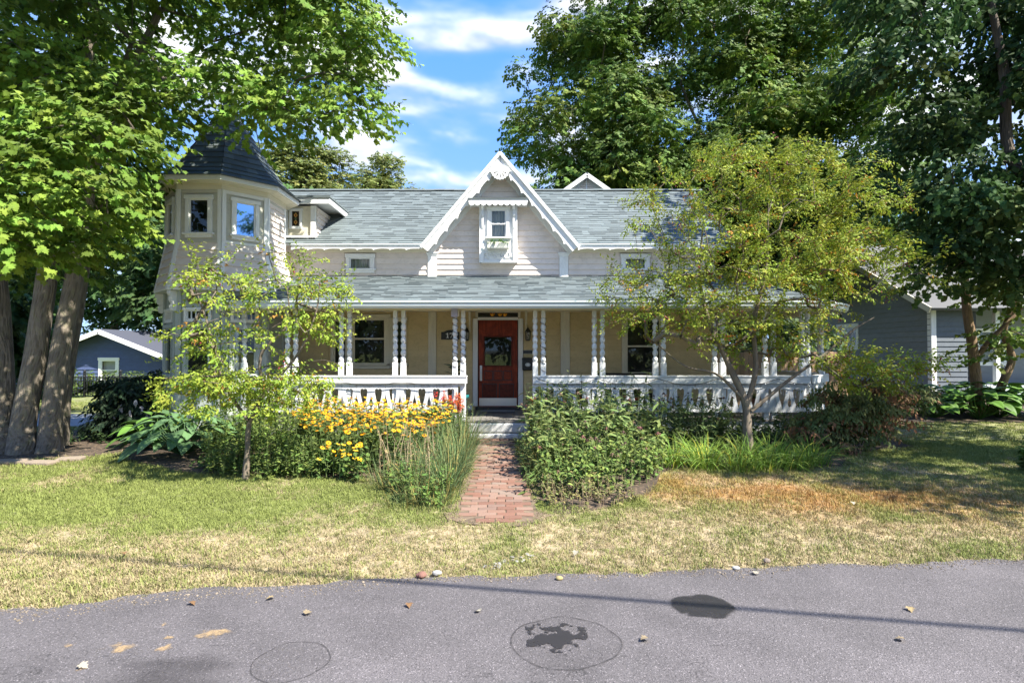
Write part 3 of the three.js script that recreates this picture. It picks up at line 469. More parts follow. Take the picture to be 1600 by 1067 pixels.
// -- flat-roofed dormer beside the turret with a small coloured window
{
  const g = group('dormer', house), z0 = -12.72, x0 = -5.4, x1 = -4.62, y0 = 4.38, y1 = 5.14;
  part('dormer_front', ext(wallShape([[x0, y0], [x1, y0], [x1, y1], [x0, y1]], [[-5.17, -4.99, 4.66, 5.02]]), 0.05).translate(0, 0, z0 - 0.05), M.cream, g);
  const cheek = poly([[0, y0], [1.2, y1], [0, y1]]); part('cheek', ext(cheek, 0.04).rotateY(Math.PI / 2).translate(x1 - 0.04, 0, z0 - 0.05), M.pink[1], g);
  const sw = group('dormer_cheek', house, [x1 + 0.001, 0, z0 - 0.05], Math.PI / 2); siding(sw, y0 + 0.05, y1, 0.12, () => 0.0, (y) => (y - y0) * 1.5, [], M.pink);
  part('dormer_roof', b3(x0 - 0.5, x1 + 0.42, y1 + 0.14, y1 + 0.18, z0 - 2.0, z0 + 0.24), shingleMats[3], g);
  part('dormer_fascia', merge([r3(x0 - 0.5, x1 + 0.4, y1, y1 + 0.138, z0 + 0.18, z0 + 0.22), r3(x1 + 0.36, x1 + 0.4, y1, y1 + 0.138, z0 - 1.9, z0 + 0.178), b3(x0 - 0.5, x1 + 0.358, y1 + 0.1, y1 + 0.13, z0 - 1.9, z0 + 0.178)]), M.white, g);
  part('dormer_post', r3(x1 - 0.1, x1 + 0.02, y0 + 0.02, y1, z0, z0 + 0.05), M.white, g); part('dormer_post', r3(-5.36, -5.26, y0, y1, z0, z0 + 0.05), M.white, g);
  part('dormer_sill', r3(x0, x1 + 0.04, y0 + 0.0, y0 + 0.05, z0 + 0.05, z0 + 0.09), M.white, g);
  const cvs = document.createElement('canvas'); cvs.width = 64; cvs.height = 128; const c = cvs.getContext('2d'); c.fillStyle = '#2b2117'; c.fillRect(0, 0, 64, 128);
  const dia = (y, s, f) => { c.fillStyle = f; c.beginPath(); c.moveTo(32, y - s * 1.4); c.lineTo(32 + s, y); c.lineTo(32, y + s * 1.4); c.lineTo(32 - s, y); c.fill(); }; dia(34, 17, '#b98a3c'); dia(34, 9, '#7a3b22'); dia(94, 17, '#b98a3c'); dia(94, 9, '#7a3b22'); dia(64, 12, '#5d6a4a'); c.strokeStyle = '#0d0b09'; c.lineWidth = 3; for (const y of [10, 64, 118]) { c.beginPath(); c.moveTo(0, y); c.lineTo(64, y); c.stroke(); } c.strokeRect(1, 1, 62, 126);
  const t = new THREE.CanvasTexture(cvs); t.colorSpace = THREE.SRGBColorSpace;
  const win = addWindow('dormer_window', house, [-5.08, 4.84, z0], 0, 0.2, 0.38, { split: 0, c: 0.05, bars: 0.015, sill: false }); part('coloured_glass', new THREE.PlaneGeometry(0.17, 0.35).translate(0, 0, 0.014), new THREE.MeshStandardMaterial({ map: t, roughness: 0.15 }), win);
}
// -- turret: octagon, flared skirt, bell roof
const TX = -6.18, TZ = -11.76, TA = 1.06, T8 = Math.tan(Math.PI / 8);
{
  const octagon = (A, y, h, mat, name, parent) => part(name, flat(new THREE.CylinderGeometry(A / Math.cos(Math.PI / 8), A / Math.cos(Math.PI / 8), h, 8).rotateY(Math.PI / 8)).translate(TX, y + h / 2, TZ), mat, parent);
  const base = group('turret_trim', house);
  octagon(1.33, 5.055, 0.085, M.white, 'turret_fascia', base); octagon(1.3, 5.035, 0.022, M.cream, 'turret_soffit', base); octagon(1.085, 4.93, 0.105, M.cream, 'turret_frieze', base); octagon(1.25, 2.93, 0.04, M.white, 'skirt_moulding', base); octagon(1.11, 0.1, 0.22, M.greyGreen, 'turret_plinth', base);
  for (let i = 0; i < 8; i++) {
    const th = i * Math.PI / 4, s = Math.sin(th), c = Math.cos(th), hw = TA * T8;
    // upper storey
    const up = group('turret_wall', house, [TX + s * TA, 0, TZ + c * TA], th), openU = i === 0 || i === 1 || i === 7;
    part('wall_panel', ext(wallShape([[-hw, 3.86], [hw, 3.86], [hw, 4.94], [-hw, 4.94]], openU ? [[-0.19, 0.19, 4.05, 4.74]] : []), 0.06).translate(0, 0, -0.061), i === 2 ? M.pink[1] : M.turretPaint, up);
    if (i === 2) siding(up, 3.88, 4.93, 0.128, () => -hw + 0.06, () => hw - 0.06, [], M.pink);
    for (const q of [-1, 1]) part('corner_board', r3(q > 0 ? hw - 0.075 : -hw, q > 0 ? hw : -hw + 0.075, 3.88, 4.93, 0, 0.028), M.white, up);
    each('panel_rail', [r3(-hw + 0.075, hw - 0.075, 3.88, 3.93, 0, 0.022), r3(-hw + 0.075, hw - 0.075, 4.86, 4.93, 0, 0.022)], i === 1 ? M.white : M.turretPaint, up);
    // flared skirt
    const A1 = 1.225, hw1 = A1 * T8, rise = 0.92, lean = Math.atan((A1 - TA) / rise), sl = rise / Math.cos(lean);
    const sk = group('turret_skirt', house, [TX + s * A1, 2.96, TZ + c * A1], th, -lean), wAt = (y) => lerp(hw1, hw, y / sl);
    part('skirt_panel', ext(poly([[-hw1, 0], [hw1, 0], [hw, sl], [-hw, sl]]), 0.03).translate(0, 0, -0.032), M.pink[2], sk);
    siding(sk, 0, sl, 0.155, (y) => -wAt(y) + 0.05, (y) => wAt(y) - 0.05, [], M.pink);
    for (const q of [-1, 1]) part('corner_board', bar(V(q * (hw1 - 0.03), 0, 0.012), V(q * (hw - 0.03), sl, 0.012), 0.06, 0.035, V(0, 0, 1)), M.white, sk);
    // ground storey
    const lo = group('turret_base', house, [TX + s * TA, 0, TZ + c * TA], th), openL = i === 0 || i === 1 || i === 7;
    part('wall_panel', ext(wallShape([[-hw, 0.2], [hw, 0.2], [hw, 2.96], [-hw, 2.96]], openL ? [[-0.22, 0.22, 1.25, 2.2], [-0.22, 0.22, 2.36, 2.54]] : []), 0.06).translate(0, 0, -0.061), M.greyGreen, lo);
    for (const q of [-1, 1]) part('pilaster', r3(q > 0 ? hw - 0.11 : -hw, q > 0 ? hw : -hw + 0.11, 0.3, 2.93, 0, 0.04), M.greyGreen, lo);
    each('panel_rail', [r3(-hw + 0.11, hw - 0.11, 0.95, 1.05, 0, 0.03), r3(-hw + 0.11, hw - 0.11, 0.34, 0.46, 0, 0.03)], M.greyGreen, lo);
    if (openL) { const rays = []; for (let k = 1; k < 10; k++) { const a = Math.PI * k / 10; rays.push(bar(V(Math.cos(a) * 0.06, 2.66 + Math.sin(a) * 0.06, 0.006), V(Math.cos(a) * 0.24, 2.66 + Math.sin(a) * 0.2, 0.006), 0.014, 0.014, V(0, 0, 1))); } part('sunburst', merge(rays), M.greyGreen, lo); }
    // scrolled bracket under each corner of the skirt
    const q = new THREE.Shape(); q.moveTo(0, 0); q.lineTo(0.16, 0); q.quadraticCurveTo(0.19, -0.06, 0.13, -0.1); q.quadraticCurveTo(0.16, -0.2, 0.09, -0.24); q.quadraticCurveTo(0.14, -0.32, 0.1, -0.38); q.quadraticCurveTo(0.05, -0.42, 0.02, -0.36); q.lineTo(0, -0.44); q.lineTo(0, 0);
    const ca = th + Math.PI / 8, rc = TA / Math.cos(Math.PI / 8); part('bracket', ext(q, 0.07, 0.006).translate(0, 0, -0.035).rotateY(ca - Math.PI / 2).translate(TX + Math.sin(ca) * rc, 2.92, TZ + Math.cos(ca) * rc), M.white, base);
    if (openU) addWindow('turret_window', house, [TX + s * (TA + 0.001), 4.395, TZ + c * (TA + 0.001)], th, 0.38, 0.69, { split: 0, c: 0.075, deep: 0.5, bars: 0.025, pane: i === 1 ? M.mirrorPane : M.pane });
    if (openL) { addWindow('turret_window', house, [TX + s * (TA + 0.001), 1.725, TZ + c * (TA + 0.001)], th, 0.44, 0.95, { split: i === 1 ? 0.5 : 0, c: 0.07, deep: 0.45, bars: 0.03, mat: M.greyGreen }); addWindow('transom_window', house, [TX + s * (TA + 0.001), 2.45, TZ + c * (TA + 0.001)], th, 0.44, 0.18, { split: 0, c: 0.05, bars: 0.02, deep: 0.3, sill: false, grid: 5 }); }
  }
  // roof: courses of shingles on eight bell-shaped faces
  const prof = [[1.37, 5.13], [1.08, 5.4], [0.84, 5.74], [0.47, 6.38], [0.24, 6.8], [0.02, 7.24]], curve = new THREE.SplineCurve(prof.map(([a, b]) => new THREE.Vector2(a, b))), rows = curve.getSpacedPoints(15), roof = group('turret_roof', house), pos = [], col = [], r = rng(17);
  const cone = [], cr = rows.map((p) => [p.x / Math.cos(Math.PI / 8), p.y]);
  for (let i = 0; i < 8; i++) {
    const a0 = (i - 0.5) * Math.PI / 4, a1 = (i + 0.5) * Math.PI / 4, am = i * Math.PI / 4, P = ([q, y], a, out) => V(TX + Math.sin(a) * q + Math.sin(am) * out, y + out * 0.6, TZ + Math.cos(a) * q + Math.cos(am) * out);
    for (let k = 0; k < 15; k++) {
      const L0 = P(cr[k], a0, 0.018), R0 = P(cr[k], a1, 0.018), L1 = P(cr[k + 1], a0, 0.004), R1 = P(cr[k + 1], a1, 0.004), B0 = P(cr[k], a0, -0.004), B1 = P(cr[k], a1, -0.004), w = L0.distanceTo(R0), m = Math.max(1, Math.round(w / 0.24));
      const cuts = [0]; for (let j = 1; j < m; j++) cuts.push(clamp((j + (r() - 0.5) * 0.6) / m)); cuts.push(1);
      for (let j = 0; j < m; j++) { const c = shingleGrey(r).map((v) => v * 0.8), q = (A, B, t) => A.clone().lerp(B, t), A = q(L0, R0, cuts[j]), B = q(L0, R0, cuts[j + 1]), C = q(L1, R1, cuts[j + 1]), D = q(L1, R1, cuts[j]), E = q(B0, B1, cuts[j]), G = q(B0, B1, cuts[j + 1]); for (const p of [A, B, C, A, C, D, E, G, B, E, B, A]) { pos.push(p.x, p.y, p.z); col.push(...c); } }
    }
  }
  const g = new THREE.BufferGeometry(); g.setAttribute('position', new THREE.Float32BufferAttribute(pos, 3)); g.setAttribute('color', new THREE.Float32BufferAttribute(col, 3)); g.computeVertexNormals(); part('shingle_rows', g, M.shingle, roof).userData.kind = 'stuff';
  part('roof_tip', new THREE.ConeGeometry(0.06, 0.26, 8).translate(TX, 7.28, TZ), shingleMats[0], roof);
}

// ---------------------------------------------------------------- the porch: roof, posts, railing, floor
{
  const EZp = -10.62, EYp = 2.73, TYp = 3.49, E = [[-5.76, EZp], [6.1, EZp], [7.08, -11.6], [7.08, -16]], T = [[-5.1, ZW], [5.2, ZW], [5.2, ZW], [5.2, -16]], roof = group('porch_roof', house);
  const e = E.map(([x, z]) => V(x, EYp, z)), t = T.map(([x, z]) => V(x, TYp, z));
  slab([e[0], e[1], t[1], t[0]], 0.05, M.white, 'roof_deck', roof); slab([e[1], e[2], t[1]], 0.05, M.white, 'roof_deck', roof); slab([e[2], e[3], t[3], t[2]], 0.05, M.white, 'roof_deck', roof);
  const facet = (a, b, c, o) => { const u = b.clone().sub(a), L = u.length(); u.normalize(); const n = u.clone().cross(c.clone().sub(a)).normalize(); if (n.y < 0) n.negate(); const v = n.clone().cross(u); if (v.y < 0) v.negate(); const H = c.clone().sub(a).dot(v), s = c.clone().sub(a).dot(u); return [a.clone().addScaledVector(n, 0.004), u, v, n, H, s, L, o]; };
  { const [o, u, v, n, H, , L] = facet(e[0], e[1], t[0]); shingles(roof, o, u, v, n, H, (b) => 0.66 * b / H, (b) => L - (L - 10.96) * b / H, { seed: 31, parts: 300, pick: (a, b) => a > 2.2 && a < 10.2 }); }
  { const [o, u, v, n, H, s, L] = facet(e[1], e[2], t[1]); shingles(roof, o, u, v, n, H, (b) => s * b / H, (b) => L + (s - L) * b / H, { seed: 32 }); }
  { const [o, u, v, n, H, , L] = facet(e[2], e[3], t[3]); shingles(roof, o, u, v, n, H, (b) => 1.2 * b / H, () => L, { seed: 33 }); }
  // gutter: an open trough profile swept along the eave
  const prof = [[0, 0], [0.035, -0.145], [0.07, -0.15], [0.1, -0.1], [0.105, -0.045], [0.125, -0.03], [0.125, 0.004], [0.105, 0.004]];
  for (const [a, b] of [[e[0], e[1]], [e[1], e[2]], [e[2], e[3]]]) {
    const u = b.clone().sub(a), L = u.length(); u.normalize(); const out = V(-u.z, 0, u.x), s = poly(prof.map(([x, y]) => [x, y])); if (out.z < 0 && Math.abs(out.x) < 0.2) out.negate(); if (out.x < -0.2) out.negate();
    const g = ext(s, L); g.applyMatrix4(new THREE.Matrix4().makeBasis(out, V(0, 1, 0), out.clone().cross(V(0, 1, 0))).setPosition(out.clone().cross(V(0, 1, 0)).dot(u) > 0 ? a.clone().add(V(0, -0.015, 0)) : b.clone().add(V(0, -0.015, 0)))); part('gutter', g, M.gutter, roof);
  }
  part('porch_ceiling', new THREE.ExtrudeGeometry(poly([[-5.7, 10.7], [6.05, 10.7], [6.98, 11.62], [6.98, 16], [4.8, 16], [4.8, 12.8], [-5.1, 12.8]]), { depth: 0.02, bevelEnabled: false }).rotateX(-Math.PI / 2).translate(0, 2.66, 0), M.cream, roof);
  each('porch_beam', [r3(-5.3, 5.98, 2.555, 2.665, -11.06, -10.94), bar(V(5.95, 2.61, -11.0), V(6.75, 2.61, -11.8), 0.12, 0.11), r3(6.69, 6.81, 2.555, 2.665, -16, -11.82)], M.cream, roof);
  // floor: narrow boards, rim board, white step
  const floor = group('porch_floor', house); const r = rng(5);
  for (let x = -5.3; x < 6.75; x += 0.14) part('floor_board', r3(x, x + 0.135, FLOOR - 0.035, FLOOR + rr(-0.003, 0.002, r), ZW, x > 5.9 ? -11.0 - Math.max(0, x - 5.95) : -10.92, 0.004), M.floorBoard, floor);
  each('rim_board', [r3(-5.3, -0.98, 0.06, FLOOR - 0.04, -11.0, -10.95), r3(0.36, 6.0, 0.06, FLOOR - 0.04, -11.0, -10.95), bar(V(5.99, 0.19, -11.0), V(6.76, 0.19, -11.77), 0.05, 0.26), r3(6.72, 6.77, 0.06, FLOOR - 0.04, -16, -11.8)], M.porchWhite, floor);
  each('stone_step', [rbox(1.34, 0.21, 0.3, -0.29, 0.225, -10.86, 0.05), rbox(1.4, 0.11, 0.34, -0.29, 0.06, -10.84, 0.04)], M.concrete, floor);
  part('step_tread', r3(-0.97, 0.39, FLOOR - 0.028, FLOOR + 0.002, -11.02, -10.72, 0.008), M.floorBoard, floor);

  // turned posts: square foot, a string of beads, square head
  const pts = [[0, 1.5]]; { const beads = 7, y0 = 1.5, y1 = 2.42, q = (y1 - y0) / beads; for (let i = 0; i < beads; i++) for (let k = 0; k <= 6; k++) { const tt = k / 6, y = y0 + (i + tt) * q; pts.push([0.026 + 0.028 * Math.pow(Math.sin(Math.PI * clamp(tt * 0.96 + 0.02)), 0.6), y]); } pts.push([0, y1]); }
  const bead = new THREE.LatheGeometry(pts.map(([a, b]) => new THREE.Vector2(a, b)), 14), square = [rbox(0.105, 1.16, 0.105, 0, 0.93, 0, 0.008), rbox(0.085, 0.15, 0.085, 0, 2.49, 0, 0.012)];
  const post = (x, z, ry = 0) => { const g = group('porch_post', house, [x, 0, z], ry); part('turned_shaft', bead, M.porchWhite, g); each('square_block', square, M.porchWhite, g); };
  for (const x of [-5.5, -4.46, -3.37, -2.28, -1.07, 0.55, 1.747, 2.98, 4.18, 5.2]) { post(x - 0.082, PF); post(x + 0.082, PF); }
  post(5.87, PF); post(6.02, PF - 0.07, 0.785); post(6.69, -11.74, 0.785); post(6.75, -11.92);

  // railing: sawn boards whose edges pair up into hearts and drops
  const w = 0.1455, H = 0.575, e_ = 0.0018, s = new THREE.Shape();
  s.moveTo(e_, 0); s.lineTo(w - e_, 0); s.lineTo(w - e_, 0.045); s.lineTo(w - 0.012, 0.058); s.lineTo(w - e_, 0.071); s.lineTo(w - e_, 0.1); s.bezierCurveTo(w - 0.05, 0.11, w - 0.045, 0.2, w - 0.016, 0.27); s.quadraticCurveTo(w - 0.006, 0.31, w - e_, 0.36);
  s.lineTo(w - e_, H - 0.06); s.lineTo(w - 0.015, H - 0.042); s.lineTo(w - e_, H - 0.024); s.lineTo(w - e_, H); s.lineTo(e_, H); s.lineTo(e_, H - 0.024); s.lineTo(0.015, H - 0.042); s.lineTo(e_, H - 0.06);
  s.lineTo(e_, H - 0.125); s.bezierCurveTo(0.006, H - 0.095, 0.068, H - 0.085, 0.073, H - 0.15); s.quadraticCurveTo(0.072, H - 0.25, 0.02, 0.15); s.lineTo(0.008, 0.09); s.lineTo(e_, 0.085); s.lineTo(0.012, 0.072); s.lineTo(e_, 0.059); s.lineTo(e_, 0);
  const right = ext(s, 0.022), left = ext(new THREE.Shape(s.getPoints(6).map((p) => new THREE.Vector2(-p.x, p.y)).reverse()), 0.022), br = rng(77);
  const boardMats = [M.porchWhite, std([0.7, 0.71, 0.73], { map: paintTex, roughness: 0.5 }), std([0.76, 0.76, 0.76], { map: paintTex, roughness: 0.55 })];
  function railing(a, b, endA = 0, endB = 0) {
    const d = b.clone().sub(a), L = d.length(), ry = Math.atan2(-d.z, d.x), g = group('railing', house, [a.x, 0, a.z], ry), y0 = FLOOR + 0.15;
    each('handrail', [r3(-endA, L + endB, 1.085, 1.215, 0.02, 0.062), r3(-endA, L + endB, 1.2155, 1.245, -0.07, 0.075)], M.porchWhite, g); part('bottom_rail', r3(0, L, y0 + 0.005, y0 + 0.045, -0.04, 0.0), M.porchWhite, g); part('back_rail', r3(0, L, 1.03, 1.085, -0.04, 0.0), M.porchWhite, g);
    const n = Math.floor(L / w / 2), x0 = (L - n * 2 * w) / 2;
    for (let i = 0; i < n; i++) for (const k of [0, 1]) { const m = part('baluster', k ? right : left, boardMats[Math.floor(br() * 3)], g); m.position.set(x0 + (2 * i + 1) * w, y0, 0.001 + br() * 0.003); m.rotation.z = (br() - 0.5) * 0.008; }
    for (const x of [0.05, L - 0.05]) part('rail_foot', r3(x - 0.04, x + 0.04, FLOOR, y0 + 0.004, -0.05, 0.0), M.porchWhite, g);
  }
  railing(V(-5.55, 0, PF + 0.06), V(-0.98, 0, PF + 0.06), 0, 0.08); railing(V(0.5, 0, PF + 0.06), V(5.98, 0, PF + 0.06), 0.08, 0); railing(V(6.02, 0, PF + 0.03), V(6.78, 0, PF - 0.75)); railing(V(6.83, 0, -11.85), V(6.83, 0, -15.5));
}
// -- front door
{
  const g = group('front_door', house, [-0.33, 0, ZW]), wood = dataTex(256, 256, (x, y) => { const n = vnoise(x * 40 + 3 * vnoise(x * 3, y * 3), y * 3), q = tileNoise(x, y, 6, 12), v = 0.25 + 0.75 * n * q + 0.25 * q; return [v, v * 0.95, v * 0.9]; });
  const red = new THREE.MeshPhysicalMaterial({ color: lin(0.36, 0.05, 0.015), map: wood, roughness: 0.6, specularIntensity: 0.5, clearcoat: 0.12, clearcoatRoughness: 0.2 }), redDark = new THREE.MeshPhysicalMaterial({ color: lin(0.17, 0.022, 0.008), map: wood, roughness: 0.6, specularIntensity: 0.5, clearcoat: 0.12, clearcoatRoughness: 0.2 });
  each('door_casing', [r3(-0.59, -0.475, FLOOR + 0.09, 2.5, 0, 0.06), r3(0.475, 0.59, FLOOR + 0.09, 2.5, 0, 0.06), r3(-0.475, 0.475, 2.465, 2.53, 0, 0.055)], M.white, g);
  part('door_leaf', ext(wallShape([[-0.455, 0.43], [0.455, 0.43], [0.455, 2.455], [-0.455, 2.455]], [[-0.31, 0.31, 1.4, 2.06]]), 0.045).translate(0, 0, -0.03), red, g);
  each('panel_shade', [-0.225, 0.0, 0.225].map((x) => b3(x - 0.106, x + 0.106, 1.045, 1.275, 0.0155, 0.018)), M.dark, g); each('panel_shade', [-0.2, 0.2].map((x) => b3(x - 0.176, x + 0.176, 0.645, 0.975, 0.0155, 0.018)), M.dark, g);  // dark plates behind the panels, painted stand-in for shade in the grooves
  for (const x of [-0.225, 0.0, 0.225]) part('door_panel', merge([r3(x - 0.09, x + 0.09, 1.06, 1.26, 0.015, 0.034, 0.012)]), red, g);
  for (const x of [-0.2, 0.2]) part('door_panel', r3(x - 0.16, x + 0.16, 0.66, 0.96, 0.015, 0.03, 0.012), redDark, g);
  each('glass_bead', [r3(-0.34, 0.34, 2.06, 2.09, 0.0, 0.035), r3(-0.34, 0.34, 1.37, 1.4, 0.0, 0.04), r3(-0.34, -0.31, 1.4, 2.06, 0.0, 0.035), r3(0.31, 0.34, 1.4, 2.06, 0.0, 0.035)], redDark, g);
  part('door_glass', new THREE.PlaneGeometry(0.62, 0.66).translate(0, 1.73, 0.0), M.pane, g); part('door_recess', merge([b3(-0.5, 0.5, 0.4, 2.64, -0.62, -0.6), b3(-0.51, -0.49, 0.4, 2.64, -0.6, -0.1), b3(0.49, 0.51, 0.4, 2.64, -0.6, -0.1), b3(-0.5, 0.5, 2.62, 2.64, -0.6, -0.1)]), M.inside, g);
  part('kick_plate', r3(-0.44, 0.44, 0.45, 0.635, 0.016, 0.022, 0.002), M.steel, g); part('threshold', r3(-0.53, 0.53, FLOOR + 0.002, FLOOR + 0.07, -0.02, 0.09), M.dark, g);
  part('door_handle', merge([rbox(0.055, 0.36, 0.02, -0.4, 1.22, 0.028, 0.008), rbox(0.024, 0.2, 0.024, -0.4, 1.22, 0.075, 0.01), rbox(0.02, 0.02, 0.05, -0.4, 1.31, 0.05), rbox(0.02, 0.02, 0.05, -0.4, 1.13, 0.05)]), M.steel, g);
  const cvs = document.createElement('canvas'); cvs.width = 256; cvs.height = 40; const c = cvs.getContext('2d'); c.fillStyle = '#231d12'; c.fillRect(0, 0, 256, 40); for (const x of [92, 140, 172]) { c.fillStyle = '#e2951c'; c.beginPath(); c.moveTo(x - 15, 3); c.quadraticCurveTo(x - 14, 30, x, 33); c.quadraticCurveTo(x + 14, 30, x + 15, 3); c.lineTo(x + 6, 15); c.lineTo(x, 2); c.lineTo(x - 6, 15); c.fill(); c.fillStyle = '#f3c04a'; c.beginPath(); c.arc(x, 22, 5, 0, 7); c.fill(); } c.strokeStyle = '#0c0a07'; c.lineWidth = 2; for (let x = 0; x < 256; x += 32) { c.beginPath(); c.moveTo(x, 0); c.lineTo(x, 40); c.stroke(); }
  const t = new THREE.CanvasTexture(cvs); t.colorSpace = THREE.SRGBColorSpace; part('transom_glass', new THREE.PlaneGeometry(0.94, 0.11).translate(0, 2.588, 0.03), new THREE.MeshStandardMaterial({ map: t, roughness: 0.2 }), g); each('transom_frame', [r3(-0.53, 0.53, 2.64, 2.67, 0, 0.06), r3(-0.53, -0.475, 2.531, 2.64, 0, 0.06), r3(0.475, 0.53, 2.531, 2.64, 0, 0.06), b3(-0.475, 0.475, 2.531, 2.64, 0.0, 0.024)], M.cream, g);
  for (const s of [-1, 1]) part('drop_finial', new THREE.LatheGeometry([[0, 0], [0.012, 0.01], [0.026, 0.05], [0.014, 0.09], [0.026, 0.13], [0.014, 0.17], [0.028, 0.22], [0.016, 0.27], [0.03, 0.32], [0.03, 0.5]].map(([a, b]) => new THREE.Vector2(a, b)), 10).translate(s * 0.66, 2.16, 0.1), M.cream, g);
}
// -- small things on the porch wall and floor
{
  const lantern = (x, y, label) => {
    const g = thing('wall_lantern', label, 'wall lantern', [x, y, ZW + 0.03]);
    part('back_plate', rbox(0.07, 0.2, 0.02, 0, 0.02, 0.01), M.black, g); part('arm', tube([V(0, 0.12, 0.02), V(0, 0.19, 0.06), V(0, 0.17, 0.11)], 0.008), M.black, g);
    part('roof_cap', merge([flat(new THREE.CylinderGeometry(0.02, 0.085, 0.09, 6)).translate(0, 0.13, 0.11), new THREE.ConeGeometry(0.012, 0.1, 8).translate(0, 0.22, 0.11), new THREE.SphereGeometry(0.016, 8, 6).translate(0, 0.18, 0.11)]), M.black, g);
    const bars = []; for (let k = 0; k < 6; k++) { const a = k * Math.PI / 3; bars.push(taper(V(Math.sin(a) * 0.055, -0.1, 0.11 + Math.cos(a) * 0.055), V(Math.sin(a) * 0.072, 0.085, 0.11 + Math.cos(a) * 0.072), 0.006, 0.006, 5)); } bars.push(new THREE.CylinderGeometry(0.06, 0.05, 0.025, 6).translate(0, -0.11, 0.11).toNonIndexed()); part('cage', merge(bars), M.black, g);
    part('lamp_glass', new THREE.CylinderGeometry(0.066, 0.05, 0.175, 6, 1, true).translate(0, -0.008, 0.11), new THREE.MeshPhysicalMaterial({ color: lin(0.75, 0.74, 0.68), transmission: 0.8, roughness: 0.25, thickness: 0 }), g);
  };
  lantern(-1.06, 2.1, 'black wall lantern half hidden behind the turned posts left of the door'); lantern(0.37, 2.1, 'black wall lantern above the mailbox right of the door');
  const font = await new FontLoader().loadAsync('fonts/droid/droid_serif_bold.typeface.json');
  const sign = thing('house_number_sign', 'black arched house number plate with white digits left of the door', 'number sign', [-1.46, 2.12, ZW + 0.03]);
  const s = new THREE.Shape(); s.moveTo(-0.2, -0.11); s.lineTo(0.22, -0.11); s.lineTo(0.22, 0.06); s.quadraticCurveTo(0.15, 0.06, 0.12, 0.085); s.quadraticCurveTo(0.01, 0.13, -0.1, 0.085); s.quadraticCurveTo(-0.13, 0.06, -0.2, 0.06); s.lineTo(-0.2, -0.11); part('plate', ext(s, 0.015, 0.004), M.black, sign);
  part('digits', new TextGeometry('170', { font, size: 0.115, depth: 0.006, curveSegments: 4 }).translate(-0.1, -0.075, 0.02), M.white, sign);
  const box_ = thing('mailbox', 'black wall mailbox with an oval emblem right of the door', 'mailbox', [0.37, 1.44, ZW + 0.03]);
  part('body', rbox(0.26, 0.26, 0.1, 0, -0.02, 0.055, 0.02), M.black, box_); part('lid', rbox(0.275, 0.05, 0.125, 0, 0.115, 0.062, 0.015), M.black, box_); part('emblem', merge([new THREE.TorusGeometry(0.045, 0.006, 6, 24).scale(1.25, 0.9, 1).translate(0.0, -0.02, 0.108), new THREE.CylinderGeometry(0.036, 0.036, 0.006, 20).rotateX(Math.PI / 2).scale(1.25, 0.9, 1).translate(0, -0.02, 0.107)]), M.steel, box_);
  const plq = thing('wall_plaque', 'small dark nameplate above the mailbox', 'plaque', [0.37, 1.715, ZW + 0.03]); part('plate', rbox(0.22, 0.09, 0.015, 0, 0, 0.01), M.dark, plq); const marks = []; for (let k = 0; k < 9; k++) marks.push(box(0.012, 0.025 - 0.008 * (k % 3 === 1), 0.003, -0.08 + k * 0.02, 0, 0.019)); each('raised_edge', [box(0.2, 0.004, 0.004, 0, 0.036, 0.018), box(0.2, 0.004, 0.004, 0, -0.036, 0.018)], M.steel, plq);
  const mat_ = thing('doormat', 'dark flat mat on the porch floor in front of the door', 'doormat', [-0.33, FLOOR + 0.004, -12.35]); part('pile', rbox(0.8, 0.018, 0.45, 0, 0.009, 0, 0.008), M.dark, mat_); each('edging', [box(0.82, 0.01, 0.02, 0, 0.005, 0.236), box(0.82, 0.01, 0.02, 0, 0.005, -0.236)], M.black, mat_);
  const cam = thing('porch_lamp', 'small lavender white box lamp fixed at the top of the post left of the steps', 'lamp', [-1.16, 2.51, PF + 0.08]); part('housing', rbox(0.13, 0.17, 0.06, 0, 0, 0, 0.012), std([0.42, 0.42, 0.62], { roughness: 0.4 }), cam); part('side_face', rbox(0.03, 0.15, 0.055, 0.082, 0, -0.01, 0.01), M.cream, cam);
  // pots
  const potShape = (k) => new THREE.LatheGeometry([[0, 0], [0.1, 0], [0.135, 0.2], [0.16, 0.21], [0.16, 0.25], [0.14, 0.25], [0.13, 0.2], [0, 0.2]].map(([a, b]) => new THREE.Vector2(a * k, b * k)), 18);
  const pot = (x, z, k, c, label, h, plant) => { const g = thing('flower_pot', label, 'flower pot', [x, FLOOR + h, z]); part('pot', potShape(k), std(c, { roughness: 0.35 }), g); if (plant) plant(g, k); return g; };
  const big = fan(ovalOutline(0.3, 0.15), 0.2, 0.35), bigM = leafMat([0.03, 0.085, 0.04], 0.15, { roughness: 0.4 });
  const rubber = (g, k) => { const r = rng(41); const stems = []; for (let i = 0; i < 12; i++) { const y = 0.4 + i * 0.035, m = part('leaf', big, bigM, g); m.position.set(rr(-0.03, 0.03, r), y, rr(-0.03, 0.03, r)); m.rotation.set(0, i * 2.4, 0.5 + 0.5 * r(), 'YZX'); } part('stem', taper(V(0, 0.2 * k, 0), V(0, 0.85, 0), 0.015, 0.008), M.thinBark, g); };
  pot(-1.22, -11.65, 1.0, [0.3, 0.16, 0.1], 'terracotta pot with a dark broad-leaved plant behind the railing left of the steps', 0.3, rubber);
  pot(-1.13, -11.3, 1.5, [0.02, 0.16, 0.17], 'teal glazed pot behind the railing end left of the steps', 0.1);
